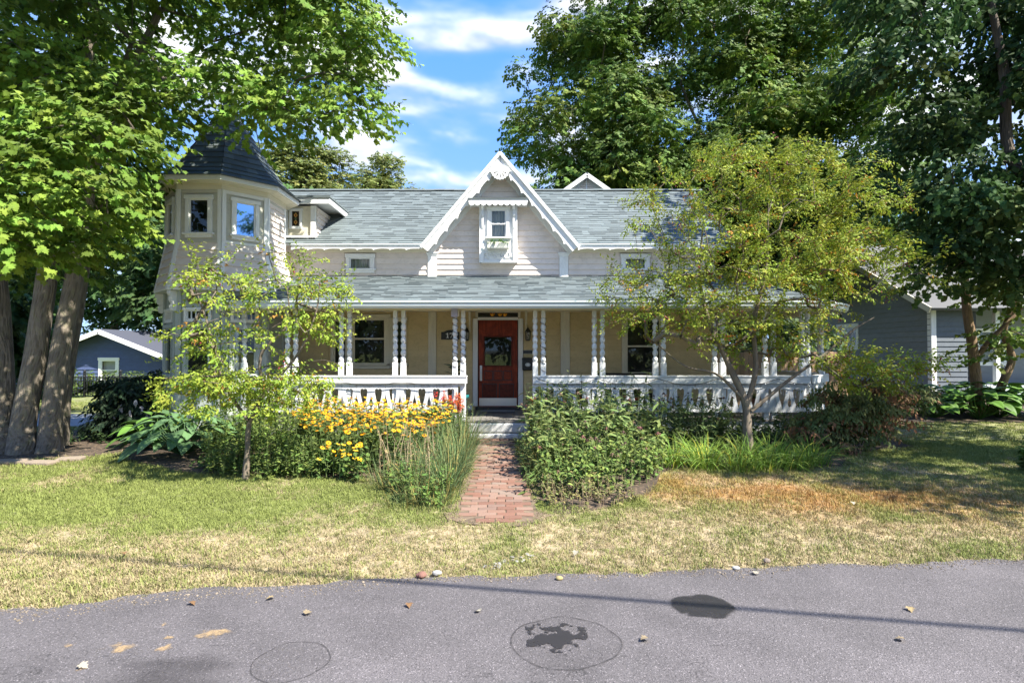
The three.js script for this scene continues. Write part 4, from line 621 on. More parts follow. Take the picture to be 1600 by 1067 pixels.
  const low = (c) => (g) => { const C = new Copies(), r = rng(9); for (let i = 0; i < 60; i++) C.add(V(rr(-0.12, 0.12, r), 0.28 + 0.12 * r(), rr(-0.12, 0.12, r)), eul(rr(-0.6, 0.6, r), r() * 6.3, rr(-0.4, 0.8, r)), rr(0.25, 0.5, r), lin(1, 1, 1)); C.build('foliage', big, leafMat(c), g, 'stuff'); };
  pot(1.28, -11.3, 1.3, [0.55, 0.03, 0.02], 'bright red pot behind the second heart of the right railing', 0.12, low([0.12, 0.14, 0.05]));
  pot(2.52, -11.32, 1.3, [0.42, 0.025, 0.02], 'deep red pot behind the right railing near the second pair of posts', 0.12, low([0.1, 0.13, 0.06]));
  pot(4.95, -11.35, 1.2, [0.3, 0.13, 0.08], 'brown clay pot behind the right railing near the porch corner', 0.1, low([0.1, 0.13, 0.06]));
  const bench = thing('porch_bench', 'dark wooden bench against the porch wall below the right window', 'bench', [2.6, FLOOR, -12.3]); { const d = std([0.035, 0.025, 0.02]); each('seat_slat', [0, 1, 2, 3].map((i) => rbox(1.3, 0.03, 0.09, 0, 0.42, -0.15 + i * 0.1)), d, bench); each('back_slat', [0, 1, 2].map((i) => rbox(1.3, 0.1, 0.03, 0, 0.56 + i * 0.13, -0.24)), d, bench); for (const [x, z] of [[-0.6, -0.2], [0.6, -0.2], [-0.6, 0.18], [0.6, 0.18]]) part('leg', rbox(0.05, 0.42, 0.05, x, 0.21, z), d, bench); }
  // window planter under the bay window
  const pl = thing('window_planter', 'narrow white flower box with green plants under the gable window', 'window box', [-0.318, 4.16, -12.46]); part('trough', merge([r3(-0.25, 0.25, -0.07, 0.07, 0.06, 0.08), r3(-0.25, 0.25, -0.07, 0.07, -0.08, -0.06), r3(-0.25, -0.23, -0.07, 0.07, -0.06, 0.06), r3(0.23, 0.25, -0.07, 0.07, -0.06, 0.06), r3(-0.23, 0.23, -0.07, -0.05, -0.06, 0.06)]), std([0.68, 0.67, 0.6], { map: paintTex }), pl);
  { const C = new Copies(), r = rng(14), lf = fan(ovalOutline(0.14, 0.03), 0.15, 0.4); for (let i = 0; i < 90; i++) C.add(V(rr(-0.21, 0.21, r), 0.03, rr(-0.05, 0.05, r)), eul(0, r() * 6.3, rr(0.3, 1.3, r)), rr(0.6, 1.25, r), tint(r)); C.build('foliage', lf, leafMat([0.12, 0.22, 0.04]), pl, 'stuff'); }
  // string of lights: black wire round the post and along the right-hand railing
  const wire = [], bulbs = []; const run = (pts) => { wire.push(tube(pts, 0.006, 4, pts.length * 4)); };
  const spiral = (x, y0, y1, n) => { const p = []; for (let i = 0; i <= n * 8; i++) { const a = i / 8 * 2 * Math.PI; p.push(V(x + Math.cos(a) * 0.062, lerp(y0, y1, i / (n * 8)), PF + Math.sin(a) * 0.062)); } run(p); };
  spiral(-1.152, 1.25, 2.5, 9); spiral(-0.988, 1.3, 2.3, 6); spiral(0.632, 1.3, 2.4, 7); const sw = []; for (let x = 0.5; x < 6; x += 0.15) sw.push(V(x, 1.19 - 0.13 * Math.abs(Math.sin((x - 0.5) * 2.6)) , PF + 0.145)); run(sw); const sl = []; for (let x = -4.4; x < -1; x += 0.2) sl.push(V(x, 1.08 + 0.03 * Math.sin(x * 5), PF + 0.145)); run(sl);
  for (let x = 0.7; x < 6; x += 0.29) bulbs.push(new THREE.SphereGeometry(0.014, 6, 5).translate(x, 1.165 - 0.13 * Math.abs(Math.sin((x - 0.5) * 2.6)), PF + 0.155));
  const st = thing('string_lights', 'black wire of small unlit bulbs wound round the porch posts and along the railing', 'string lights'); part('wire', merge(wire), M.black, st); part('bulb_row', merge(bulbs), M.steel, st);
}

// ---------------------------------------------------------------- neighbours and fences
{ // blue house on the left, gable end towards the street
  const Z = -25, k = Z / -F, X = (px) => (px - 800) * k, Y = (py) => EYE + (HORIZON - py) * k, h = thing('neighbour_house', 'low blue clapboard house with white trim behind the black metal fence', 'house');
  const ax = X(168), ay = Y(518), x0 = ax - 5.2, x1 = ax + 5.2, ey = ay - 2.05, w = group('gable_wall', h, [0, 0, Z]), win = [X(157), X(183), Y(594), Y(563)];
  const ho = [[win[0] + 0.04, win[1] - 0.04, win[2], win[3]]];
  part('sheathing', ext(wallShape([[x0, 0], [x1, 0], [x1, ey], [ax, ay], [x0, ey]], ho), 0.1).translate(0, 0, -0.103), M.blueSiding[0], w);
  siding(w, 0.2, ay - 0.12, 0.17, (y) => Math.max(x0, ax - (ay - y) * 2.53), (y) => Math.min(x1, ax + (ay - y) * 2.53), [[win[0] - 0.05, win[1] + 0.05, win[2] - 0.1, win[3] + 0.1]], M.blueSiding);
  addWindow('window', h, [(win[0] + win[1]) / 2, (win[2] + win[3]) / 2, Z], 0, win[1] - win[0] - 0.08, win[3] - win[2], { c: 0.13, split: 0.5, curtain: 0.9 });
  for (const s of [-1, 1]) { const A = V(ax + s * 5.6, ay + 0.1 - 5.6 / 2.53, Z + 0.6), B = V(ax, ay + 0.1, Z + 0.6), back = V(0, 0, -9); slab([A, B, B.clone().add(back), A.clone().add(back)], 0.06, shingleMats[0], 'roof', h).material = std([0.05, 0.055, 0.075], { roughness: 0.95 }); part('fascia', bar(A.clone().add(V(0, -0.12, 0.02)), B.clone().add(V(0, -0.12, 0.02)), 0.04, 0.2), M.white, h); }
  part('side_wall', b3(x1 - 0.1, x1 - 0.002, 0, ey, Z - 8, Z - 0.11), M.blueSiding[1], h);
}
{ // black metal picket fence
  const Z = -20.5, f = thing('metal_fence', 'black metal picket fence in front of the blue house', 'fence', [0, 0, Z]), x0 = -17.6, x1 = -13.3, m = M.black;
  for (const y of [0.22, 0.6, 0.74]) part('rail', b3(x0, x1, y - 0.016, y + 0.016, -0.015, 0.015), m, f);
  const pk = merge([box(0.022, 0.74, 0.022, 0, 0.42, 0), new THREE.ConeGeometry(0.018, 0.05, 4).translate(0, 0.815, 0)]); for (let x = x0; x < x1; x += 0.115) { const p = part('picket', pk, m, f); p.position.set(x, 0, 0.026); }
  const po = merge([box(0.07, 0.95, 0.07, 0, 0.475, 0), new THREE.SphereGeometry(0.045, 8, 6).translate(0, 0.98, 0)]); for (const x of [-17.5, -16.15, -14.8, -13.4]) part('fence_post', po, m, f).position.set(x, 0, -0.05);
}
{ // grey house on the right: side wall seen along its length, porch on its front
  const h = thing('neighbour_house', 'slate grey clapboard house with white corner board and recessed porch at the right', 'house'), X = 15.9, Zc = -20.6, L = 13, top_ = 3.45, ridge = 6.9;
  const sd = group('side_wall', h, [X, 0, Zc], -Math.PI / 2); // local x runs back from the corner... outward is -x
  const gable = (u) => 0; const wl = [4.35, 5.85, 1.75, 3.0].map((v) => v), pts = [[0, 0], [L, 0], [L, top_], [L / 2, ridge], [0, top_]];
  const holes = [[-5.75, -4.45, 1.95, 2.85]];
  part('sheathing', ext(wallShape([[-L, 0], [0, 0], [0, top_], [-L / 2, ridge], [-L, top_]], holes), 0.1).translate(0, 0, -0.103), M.greySiding[0], sd);
  siding(sd, 0.2, ridge - 0.1, 0.21, (y) => Math.max(-L, -L + (y - top_) * (L / 2) / (ridge - top_)), (y) => Math.min(0, -(y - top_) * (L / 2) / (ridge - top_)), [[-5.9, -4.3, 1.8, 3.0]], M.greySiding);
  addWindow('window', h, [X, 2.4, Zc - 5.1], -Math.PI / 2, 1.3, 0.9, { c: 0.16, split: 0, grid: 5, curtain: 0.3 });
  const f = group('front_wall', h, [0, 0, Zc]); part('sheathing', b3(X, X + 1.35, 0, top_, -0.1, -0.003), M.greySiding[0], f);
  siding(f, 0.2, top_ - 0.2, 0.19, () => X + 0.16, () => X + 1.35, [], [std([0.13, 0.15, 0.175], { map: paintTex }), std([0.12, 0.14, 0.165], { map: paintTex })]);
  part('corner_board', merge([r3(X - 0.03, X + 0.16, 0, top_, 0, 0.05), r3(X - 0.03, X - 0.004, 0, top_, -0.16, 0.0)]), M.white, h).position.z = Zc;
  part('porch_back', b3(X + 1.35, X + 10, 0, top_, Zc - 2.0, Zc - 1.9), M.greySiding[1], h); part('porch_side', b3(X + 1.27, X + 1.35, 0, top_, Zc - 1.9, Zc - 0.11), M.greySiding[1], h);
  for (const x of [1.55, 2.45, 5.2, 8]) part('porch_post', r3(X + x, X + x + 0.16, 0.3, top_ - 0.2, Zc - 0.16, Zc), x === 1.55 ? M.dark : M.white, h); part('porch_deck', b3(X + 1.36, X + 10, 0.1, 0.42, Zc - 1.9, Zc + 0.05), M.gutter, h);
  addWindow('porch_window', h, [X + 3.9, 1.9, Zc - 1.89], 0, 1.0, 1.3, { c: 0.12 }); part('porch_door', r3(X + 2.5, X + 3.1, 0.42, 2.4, Zc - 1.895, Zc - 1.85), M.dark, h);
  const rk = std([0.1, 0.1, 0.1], { roughness: 0.9 }); slab([V(X - 0.4, top_ - 0.12, Zc + 0.5), V(X + 11, top_ - 0.12, Zc + 0.5), V(X + 11, ridge + 0.1, Zc - L / 2), V(X - 0.4, ridge + 0.1, Zc - L / 2)], 0.1, rk, 'roof', h); slab([V(X - 0.4, ridge + 0.1, Zc - L / 2), V(X + 11, ridge + 0.1, Zc - L / 2), V(X + 11, top_ - 0.1, Zc - L - 0.5), V(X - 0.4, top_ - 0.1, Zc - L - 0.5)], 0.1, rk, 'roof', h);
  for (const s of [0, 1]) part('rake_board', bar(V(X - 0.41, top_ - 0.2, s ? Zc - L - 0.5 : Zc + 0.5), V(X - 0.41, ridge + 0.02, Zc - L / 2), 0.04, 0.22), M.cream, h);
}
{ // weathered wooden fence seen through the porch and past its end
  const f = thing('wooden_fence', 'brown wooden board fence between the two houses behind the porch end', 'fence', [0, 0, -17.2]), r = rng(61), m = [0, 1, 2].map((i) => std([0.3 + 0.05 * i, 0.2 + 0.03 * i, 0.11 + 0.02 * i], { map: paintTex, bumpMap: woodBump, bumpScale: 0.003 })), pk = rbox(0.135, 1.7, 0.022, 0, 0.86, 0, 0.006);
  for (let x = 5.0; x < 10.6; x += 0.142) { const p = part('fence_board', pk, m[Math.floor(r() * 3)], f); p.position.set(x, rr(-0.02, 0.02, r), 0); }
  for (const y of [0.4, 1.4]) part('fence_rail', b3(4.95, 10.65, y - 0.04, y + 0.04, -0.05, -0.0125), m[0], f);
}
{ const c = top('service_wire', tube([V(-5.9, 6.9, -12.4), V(-7.0, 6.0, -16), V(-8.4, 6.2, -28)], 0.012, 4, 20), M.black, 'thin black wire running off behind the turret roof', 'wire'); }
{ // overhead cables across the street, above the frame: their shadow falls across the road
  const off = SUN.clone().multiplyScalar(6 / SUN.y), d = V(3.19, 0, 0.57), p0 = V(0, 0, -3.96).add(off); const pts = [-7, -3, 0, 3, 7].map((k) => p0.clone().addScaledVector(d, k).add(V(0, 0.012 * k * k, 0)));
  top('utility_cable', tube(pts, 0.022, 6, 40), M.black, 'thick black overhead cable whose shadow crosses the road', 'cable');
}

// ---------------------------------------------------------------- trees
const ball = (c, rx, ry, rz, n, r, hollow = 0) => Array.from({ length: n }, () => { let p; do p = V(rr(-1, 1, r), rr(-1, 1, r), rr(-1, 1, r)); while (p.length() > 1 || p.length() < hollow); return V(c.x + p.x * rx, c.y + p.y * ry, c.z + p.z * rz); });
function foliate(copies, targets, o) { // sprays round each target, pointing outward and drooping, denser on top
  const { per = 40, rad = 0.7, s = [0.8, 1.2], droop = [0.1, 0.6], color, r, squash = 0.75, shell = 0.25 } = o;
  for (const t of targets) {
    const k = rr(0.7, 1.25, r), tone = color(r);
    for (let i = 0; i < per * k; i++) {
      const a = r() * Math.PI * 2, e = Math.asin(rr(-0.75, 1, r)), q = rad * k * Math.pow(rr(shell, 1, r), 0.6), out = V(Math.cos(a) * Math.cos(e), Math.sin(e) * squash, Math.sin(a) * Math.cos(e));
      const v = 0.75 + 0.5 * r(), y = 1 + (r() - 0.5) * 0.35;
      copies.add(t.clone().addScaledVector(out, q), eul(rr(-0.7, 0.7, r), -a + rr(-0.7, 0.7, r), -rr(droop[0], droop[1], r)), rr(s[0], s[1], r), lin(tone[0] * v * y, tone[1] * v, tone[2] * v));
    }
  }
}
const SP = {
  maple: spray(fan(mapleOutline(0.105), 0.14, 0.1), 9, 0.42, 3), mapleFar: spray(fan(mapleOutline(0.21), 0.15, 0.12), 7, 0.55, 4), round: spray(fan(roundOutline(0.125), 0.12, 0.12), 6, 0.4, 5), roundFar: spray(fan(roundOutline(0.2), 0.2, 0.1), 8, 0.6, 15),
  oval: spray(fan(ovalOutline(0.07, 0.03), 0.25, 0.12), 7, 0.2, 6), ovalRed: spray(fan(ovalOutline(0.1, 0.04), 0.25, 0.2), 6, 0.25, 16), fine: spray(fan(ovalOutline(0.06, 0.026), 0.2, 0.1), 8, 0.16, 7), shrub: spray(fan(ovalOutline(0.13, 0.06), 0.2, 0.15), 7, 0.28, 8),
};
{ // maple with several trunks at the left edge
  const r = rng(101), t = thing('maple_tree', 'large maple with several grey trunks at the left edge of the lawn', 'tree');
  const limbs = [
    [[[-8.72, -0.1, -9.35], [-8.76, 0.6, -9.35], [-8.9, 2.2, -9.4], [-9.2, 4.5, -9.5], [-9.6, 8, -9.8]], [0.25, 0.19, 0.17, 0.15, 0.08], 1],
    [[[-8.36, -0.1, -9.3], [-8.36, 0.5, -9.32], [-8.22, 1.8, -9.4], [-8.1, 3.4, -9.5], [-7.9, 5.4, -9.6], [-7.4, 8.6, -9.8]], [0.23, 0.175, 0.158, 0.148, 0.12, 0.06], 2],
    [[[-7.98, -0.1, -9.4], [-7.98, 0.45, -9.42], [-7.9, 1.7, -9.5], [-7.74, 3.1, -9.6], [-7.2, 5.3, -9.4], [-6.0, 7.6, -9.2]], [0.21, 0.16, 0.148, 0.135, 0.1, 0.05], 3],
    [[[-8.3, -0.1, -10.0], [-8.27, 0.8, -10.05], [-8.17, 2.4, -10.2], [-8.0, 4.4, -10.4], [-7.6, 7, -11]], [0.15, 0.1, 0.09, 0.08, 0.05], 4]];
  const nodes = []; for (const [p, rad, s] of limbs) part('trunk', limb(p.map((q) => V(...q)), rad, 18, 0.1, s), M.bark, t);
  for (const [p] of limbs) p.slice(2).forEach((q) => nodes.push(V(...q)));
  const F_ = [[20, 130, 7.6], [70, 110, 7.8], [50, 200, 7.2], [0, 260, 7.0], [120, 190, 7.4], [100, 265, 7.0], [165, 235, 7.6], [50, 320, 6.9], [10, 370, 6.8], [140, 310, 7.3], [165, 355, 7.9], [110, 375, 7.4], [60, 390, 7.4], [205, 200, 8.2], [170, 150, 8.0], [255, 165, 8.8], [-60, 200, 7], [-60, 330, 7], [-120, 260, 7.2], [-100, 120, 7.6], [10, 60, 7.6]].map((q) => at(...q));
  const U = [[250, 120], [330, 60], [300, 10], [390, 40], [370, 120], [430, 90], [440, 20], [480, 60], [500, 110], [520, 30], [545, 75], [560, 130], [520, 165], [465, 150], [545, 20], [475, 185], [430, 160], [390, 150], [330, 140], [200, 60], [130, 60], [90, 10], [200, -30], [300, -60], [420, -50], [530, -40], [560, 170], [575, 60], [500, -90], [400, 190]].map(([x, y]) => at(x, y, rr(8.6, 10.2, r)));
  const Bk = [...ball(V(-6.2, 9.0, -6.4), 2.4, 1.3, 1.6, 50, r).filter((p) => (p.y - EYE) / -p.z * F > 580), ...ball(V(-3.9, 8.4, -9.1), 1.1, 0.7, 0.9, 5, r), ...ball(V(-8.2, 9.4, -9.6), 5.4, 3.6, 3.6, 90, r), ...ball(V(-9.6, 5.6, -10.6), 3.0, 2.4, 2.0, 40, r), ...ball(V(-7.2, 5.6, -10.4), 1.5, 1.2, 1.4, 18, r)].filter((p) => (p.x / -p.z * F + 800 < 190) || p.y > 7.2);  // leaf balls out of view before and above the turret, added to shade it
  const g = grow(nodes, [...F_, ...U, ...Bk], { tip: 0.008, max: 0.13, step: 0.55, sag: 0.1, seed: 11 }); part('limbs', g.wood, M.bark, t);
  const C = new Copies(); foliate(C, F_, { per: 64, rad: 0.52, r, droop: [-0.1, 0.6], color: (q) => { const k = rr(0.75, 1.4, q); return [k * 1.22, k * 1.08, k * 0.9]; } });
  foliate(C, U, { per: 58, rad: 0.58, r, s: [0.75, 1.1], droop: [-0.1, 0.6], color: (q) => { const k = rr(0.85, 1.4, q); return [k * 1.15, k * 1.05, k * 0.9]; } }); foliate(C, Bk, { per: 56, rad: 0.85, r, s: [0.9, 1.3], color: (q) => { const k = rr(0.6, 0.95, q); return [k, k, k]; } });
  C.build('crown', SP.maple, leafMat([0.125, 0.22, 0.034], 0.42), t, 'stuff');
}
{ // tall maple behind the house
  const r = rng(202), t = thing('maple_tree', 'huge round-crowned maple rising behind the right half of the house roof', 'tree'); part('trunk', limb([[7.6, 0, -25.5], [7.6, 3, -25.4], [7.9, 7, -25.2], [8.2, 11, -25]].map((q) => V(...q)), [0.55, 0.42, 0.36, 0.2], 14, 0.08, 3), M.bark, t);
  const tg = [...ball(V(7.6, 13.0, -24.5), 8.0, 6.2, 4.4, 120, r, 0.45), ...ball(V(4.2, 9.6, -23), 4.3, 3.4, 2.6, 50, r, 0.3), ...ball(V(12.8, 10.5, -23), 5.0, 4.2, 3, 60, r, 0.3), ...ball(V(7.5, 8.5, -22), 6.5, 2.2, 2, 44, r), ...ball(V(5, 16, -24), 4, 4, 3, 40, r), ...ball(V(13, 15, -24.5), 4.5, 4, 3, 54, r)];
  const g = grow([V(7.6, 4, -25.4), V(7.8, 6, -25.3), V(7.9, 7.5, -25.2), V(8.2, 11, -25)], tg, { tip: 0.014, max: 0.3, step: 1.0, sag: -0.02, seed: 12 }); part('limbs', g.wood, M.thinBark, t);
  const C = new Copies(); foliate(C, tg, { per: 105, rad: 1.15, s: [0.5, 0.85], r, droop: [-0.2, 0.7], color: (q) => { const k = rr(0.6, 1.05, q), y = q() < 0.18 ? 1.35 : 1; return [k * y, k * (0.7 + 0.3 * y), k * 0.9]; } }); C.build('crown', SP.mapleFar, leafMat([0.135, 0.225, 0.04], 0.42), t, 'stuff');
}
// far trees above the left half of the roof
[[445, 212, 34, 2.9, 'tall loose tree beyond the roof close beside the turret'], [525, 226, 36, 2.6, 'middle tree beyond the roof left of the front gable'], [598, 246, 40, 2.2, 'smaller dark tree beyond the roof nearest to the front gable']].forEach(([px, py, d, w, label], i) => {
  const r = rng(300 + i), p = at(px, py, d), t = thing('far_tree', label, 'tree', [0, 0, 0], 0, 'trees beyond the roof'); part('trunk', limb([V(p.x, 0, p.z), V(p.x + 0.2, p.y * 0.5, p.z), V(p.x, p.y * 0.85, p.z)], [0.32, 0.24, 0.06], 8), M.thinBark, t);
  const tg = [...ball(V(p.x, p.y - 4.2, p.z), w, 4.0, w * 0.8, 46, r), ...Array.from({ length: 9 }, () => V(p.x + rr(-0.55, 0.55, r) * w, p.y - r() * 2.2, p.z))].filter((q) => Math.abs(q.x - p.x) < w * (0.25 + (p.y - q.y) * 0.22)); const g = grow([V(p.x, p.y * 0.45, p.z), V(p.x, p.y * 0.62, p.z), V(p.x, p.y * 0.8, p.z)], tg, { tip: 0.02, step: 1.2, sag: -0.06, max: 0.15, seed: 31 + i }); part('limbs', g.wood, M.thinBark, t);
  const C = new Copies(); foliate(C, tg, { per: 80, rad: 0.85, s: [0.55, 0.9], droop: [-0.6, 0.4], r, color: (q) => { const k = rr(0.75, 1.1, q); return [k * 1.15, k, k]; } }); C.build('crown', SP.mapleFar, leafMat([0.19, 0.26, 0.07], 0.45), t, 'stuff');
});
// darker trees and shrubs closing the view on the left, and behind the neighbours
[['shade_tree', 'dark dense tree standing behind the trunks at the left edge', -14.6, -14.2, 6.5, 2.2, 2.9, [0.05, 0.1, 0.03], 60, 401], ['shade_tree', 'broad green tree rising over the blue house behind the left maple', -16.5, -31, 12, 6, 4.6, [0.075, 0.14, 0.04], 110, 402], ['shade_tree', 'mid green tree left of the turret beyond the blue house', -12.6, -29, 10.2, 3.2, 2.6, [0.075, 0.14, 0.035], 56, 403], ['shade_tree', 'green tree far off behind the grey house at the right', 22, -38, 12, 7, 4.5, [0.06, 0.12, 0.035], 90, 404], ['shade_tree', 'leafy tree between the porch end and the grey house', 11.4, -26, 9.5, 3.4, 3, [0.055, 0.11, 0.035], 70, 405], ['shade_tree', 'low dark bushy tree behind the wooden fence seen through the porch', 8.6, -20.5, 4.6, 3.0, 2.2, [0.05, 0.09, 0.03], 60, 407], ['shade_tree', 'distant tree at the far left beyond the driveway', -25, -34, 11, 6, 4, [0.06, 0.12, 0.035], 80, 406]].forEach(([n, label, x, z, h, w, hh, c, k, seed]) => {
  const r = rng(seed), t = thing(n, label, 'tree'); part('trunk', limb([V(x, 0, z), V(x + 0.1, h * 0.3, z), V(x, h * 0.6, z)], [0.28, 0.2, 0.1], 8), M.darkBark, t); const tg = ball(V(x, h - hh, z), w, hh, w * 0.7, k, r, 0.3);
  if (seed === 401) tg.push(...ball(V(x + 0.2, 1.6, z + 0.2), 1.9, 1.6, 1, 26, r));
  const g = grow([V(x, h * 0.2, z), V(x, h * 0.4, z), V(x, h * 0.6, z)], tg, { tip: 0.016, step: 1, max: 0.18, seed }); part('limbs', g.wood, M.darkBark, t);
  const C = new Copies(); foliate(C, tg, { per: seed === 401 ? 46 : 36, rad: seed === 401 || seed === 407 ? 0.75 : 1.5, s: seed === 401 || seed === 407 ? [0.7, 1] : [1.1, 1.7], r, color: (q) => { const v = rr(0.65, 1.15, q); return [v, v, v]; } }); C.build('crown', SP.mapleFar, leafMat(c, 0.35), t, 'stuff');
});
{ // linden whose dark crown hangs in from the right
  const r = rng(505), t = thing('linden_tree', 'dark round-leaved tree hanging in from the right edge, sky showing through', 'tree'); part('trunk', limb([[11.6, 0, -7.6], [11.5, 1.6, -7.6], [11.0, 3.4, -7.9], [10.2, 5.2, -8.4]].map((q) => V(...q)), [0.36, 0.27, 0.24, 0.18], 14, 0.08, 6), M.darkBark, t);
  part('trunk', limb([[10.6, 4.6, -8.2], [10.3, 4.9, -10.2], [10.2, 5.6, -11], [10.05, 7.4, -11], [9.7, 9.4, -11]].map((q) => V(...q)), [0.16, 0.13, 0.11, 0.09, 0.05], 10, 0.06, 7), M.darkBark, t);
  const pg = [[1345, -110], [1350, 60], [1365, 200], [1385, 300], [1410, 380], [1450, 430], [1490, 465], [1540, 440], [1600, 480], [1730, 450], [1730, -110]], hit = (x, y) => inside(x, y, pg), A = [];
  while (A.length < 125) { const x = rr(1320, 1740, r), y = rr(-110, 480, r); if (hit(x, y)) A.push(at(x, y, rr(10.2, 14, r))); }
  const Bk = [...ball(V(10.8, 7.2, -5.4), 3.0, 2.6, 2.8, 34, r), ...ball(V(12.6, 6.4, -7.8), 2.2, 2.4, 2.5, 24, r)].filter((p) => (p.x / -p.z) * F + 800 > 1600 || p.y > 8.4);
  const g = grow([V(11.0, 3.4, -7.9), V(10.2, 5.2, -8.4), V(10.3, 4.9, -10.2), V(10.2, 5.6, -11), V(10.05, 7.4, -11), V(9.7, 9.4, -11)], [...A, ...Bk], { tip: 0.007, max: 0.1, step: 0.5, sag: 0.12, seed: 15 }); part('limbs', g.wood, M.darkBark, t);
  const C = new Copies(); foliate(C, A, { per: 48, rad: 0.68, s: [0.8, 1.2], r, droop: [0.2, 0.9], color: (q) => { const k = rr(0.6, 1.15, q), y = q() < 0.15 ? 1.6 : 1; return [k * y, k * (0.6 + 0.4 * y), k]; } }); foliate(C, Bk, { per: 44, rad: 0.75, r, color: (q) => { const k = rr(0.7, 1, q); return [k, k, k]; } });
  C.build('crown', SP.round, leafMat([0.06, 0.115, 0.035], 0.4, { roughness: 0.75, specularIntensity: 0.25 }), t, 'stuff');
}
{ // small two-stemmed tree in the hosta bed
  const r = rng(606), t = thing('small_tree', 'small tree with two brown leaning stems among the hostas before the grey house', 'tree'), d = 14.6, S = [[[1528, 648], [1526, 600], [1520, 540], [1512, 480], [1508, 400], [1500, 340]], [[1548, 648], [1566, 600], [1582, 560], [1570, 520], [1590, 470], [1610, 400]]];
  S.forEach((s, i) => part('stem', limb(s.map(([x, y]) => at(x, y, d + i * 0.2)), i ? [0.13, 0.1, 0.085, 0.07, 0.06, 0.03] : [0.16, 0.13, 0.12, 0.11, 0.08, 0.04], 10, 0.08, i), M.brownBark, t));
  part('stem', limb([at(1527, 560, d), at(1545, 535, d), at(1575, 505, d), at(1600, 480, d)], [0.07, 0.06, 0.05, 0.03], 8), M.brownBark, t);
  const tg = [[1480, 330], [1520, 310], [1560, 340], [1450, 380], [1500, 400], [1600, 370], [1640, 420], [1570, 420], [1620, 480], [1590, 520], [1560, 545], [1630, 540], [1470, 430], [1540, 460], [1660, 350]].map(([x, y]) => at(x, y, d + rr(-0.8, 0.8, r)));
  const g = grow(S.flatMap((s, i) => s.slice(2).map(([x, y]) => at(x, y, d + i * 0.2))), tg, { tip: 0.012, max: 0.06, step: 0.5, seed: 16 }); part('limbs', g.wood, M.brownBark, t);
  const C = new Copies(); foliate(C, tg, { per: 40, rad: 0.72, s: [0.8, 1.2], r, color: (q) => { const k = rr(0.8, 1.25, q); return [k * 1.2, k, k]; } }); C.build('crown', SP.round, leafMat([0.11, 0.19, 0.035], 0.45), t, 'stuff');
}
// crab apples: thin branching stems, sparse small yellow-green leaves, red fruit
function crab(label, seed, stems, tg, o) {
  const r = rng(seed), t = thing('crabapple_tree', label, 'tree'); stems.forEach((s, i) => part('trunk', limb(s[0].map((q) => V(...q)), s[1], 9, 0.12, i + seed), M.thinBark, t));
  const g = grow(stems.flatMap((s) => s[0].slice(o.skip ?? 2).map((q) => V(...q))), tg, { tip: 0.0042, pow: 0.47, max: 0.05, step: 0.28, sag: o.sag ?? 0.14, seed, radial: 4 }); part('branches', g.wood, M.thinBark, t);
  const C = new Copies(), fruit = new Copies(), lx = V(1, 0, 0);
  for (const e of g.ends) {
    const dir = e.p.clone().sub(e.from).normalize(), dense = o.density(e.p), n = Math.round(o.per * dense * rr(0.6, 1.4, r));
    for (let i = 0; i < n; i++) {
      const p = e.from.clone().lerp(e.p, rr(0.0, 1.3, r)).add(V(rr(-1, 1, r), rr(-1, 1, r), rr(-1, 1, r)).multiplyScalar(o.rad)), q = new THREE.Quaternion().setFromUnitVectors(lx, dir.clone().add(V(rr(-0.9, 0.9, r), rr(-0.5, 0.6, r), rr(-0.9, 0.9, r))).normalize()).multiply(eul(rr(-0.8, 0.8, r), 0, 0));
      const red = r() < o.red, k = rr(0.7, 1.25, r), y = rr(0.8, 1.18, r); C.add(p, q, rr(0.75, 1.25, r), red ? lin(1.5 * k, 0.62 * k, 0.7 * k) : lin(y * k, k, k * 0.8));
    }
    if (r() < o.fruit) for (let i = 0; i < 5; i++) fruit.add(e.p.clone().add(V(rr(-0.06, 0.06, r), rr(-0.1, 0.0, r), rr(-0.06, 0.06, r))), eul(0, 0, 0), rr(0.7, 1.2, r), lin(1, 1, 1));
  }
  C.build('leaves', SP.oval, leafMat(o.c, 0.45), t, 'stuff'); fruit.build('fruit', new THREE.SphereGeometry(0.011, 7, 5), std([0.22, 0.02, 0.035], { roughness: 0.4 }), t, 'stuff');
}
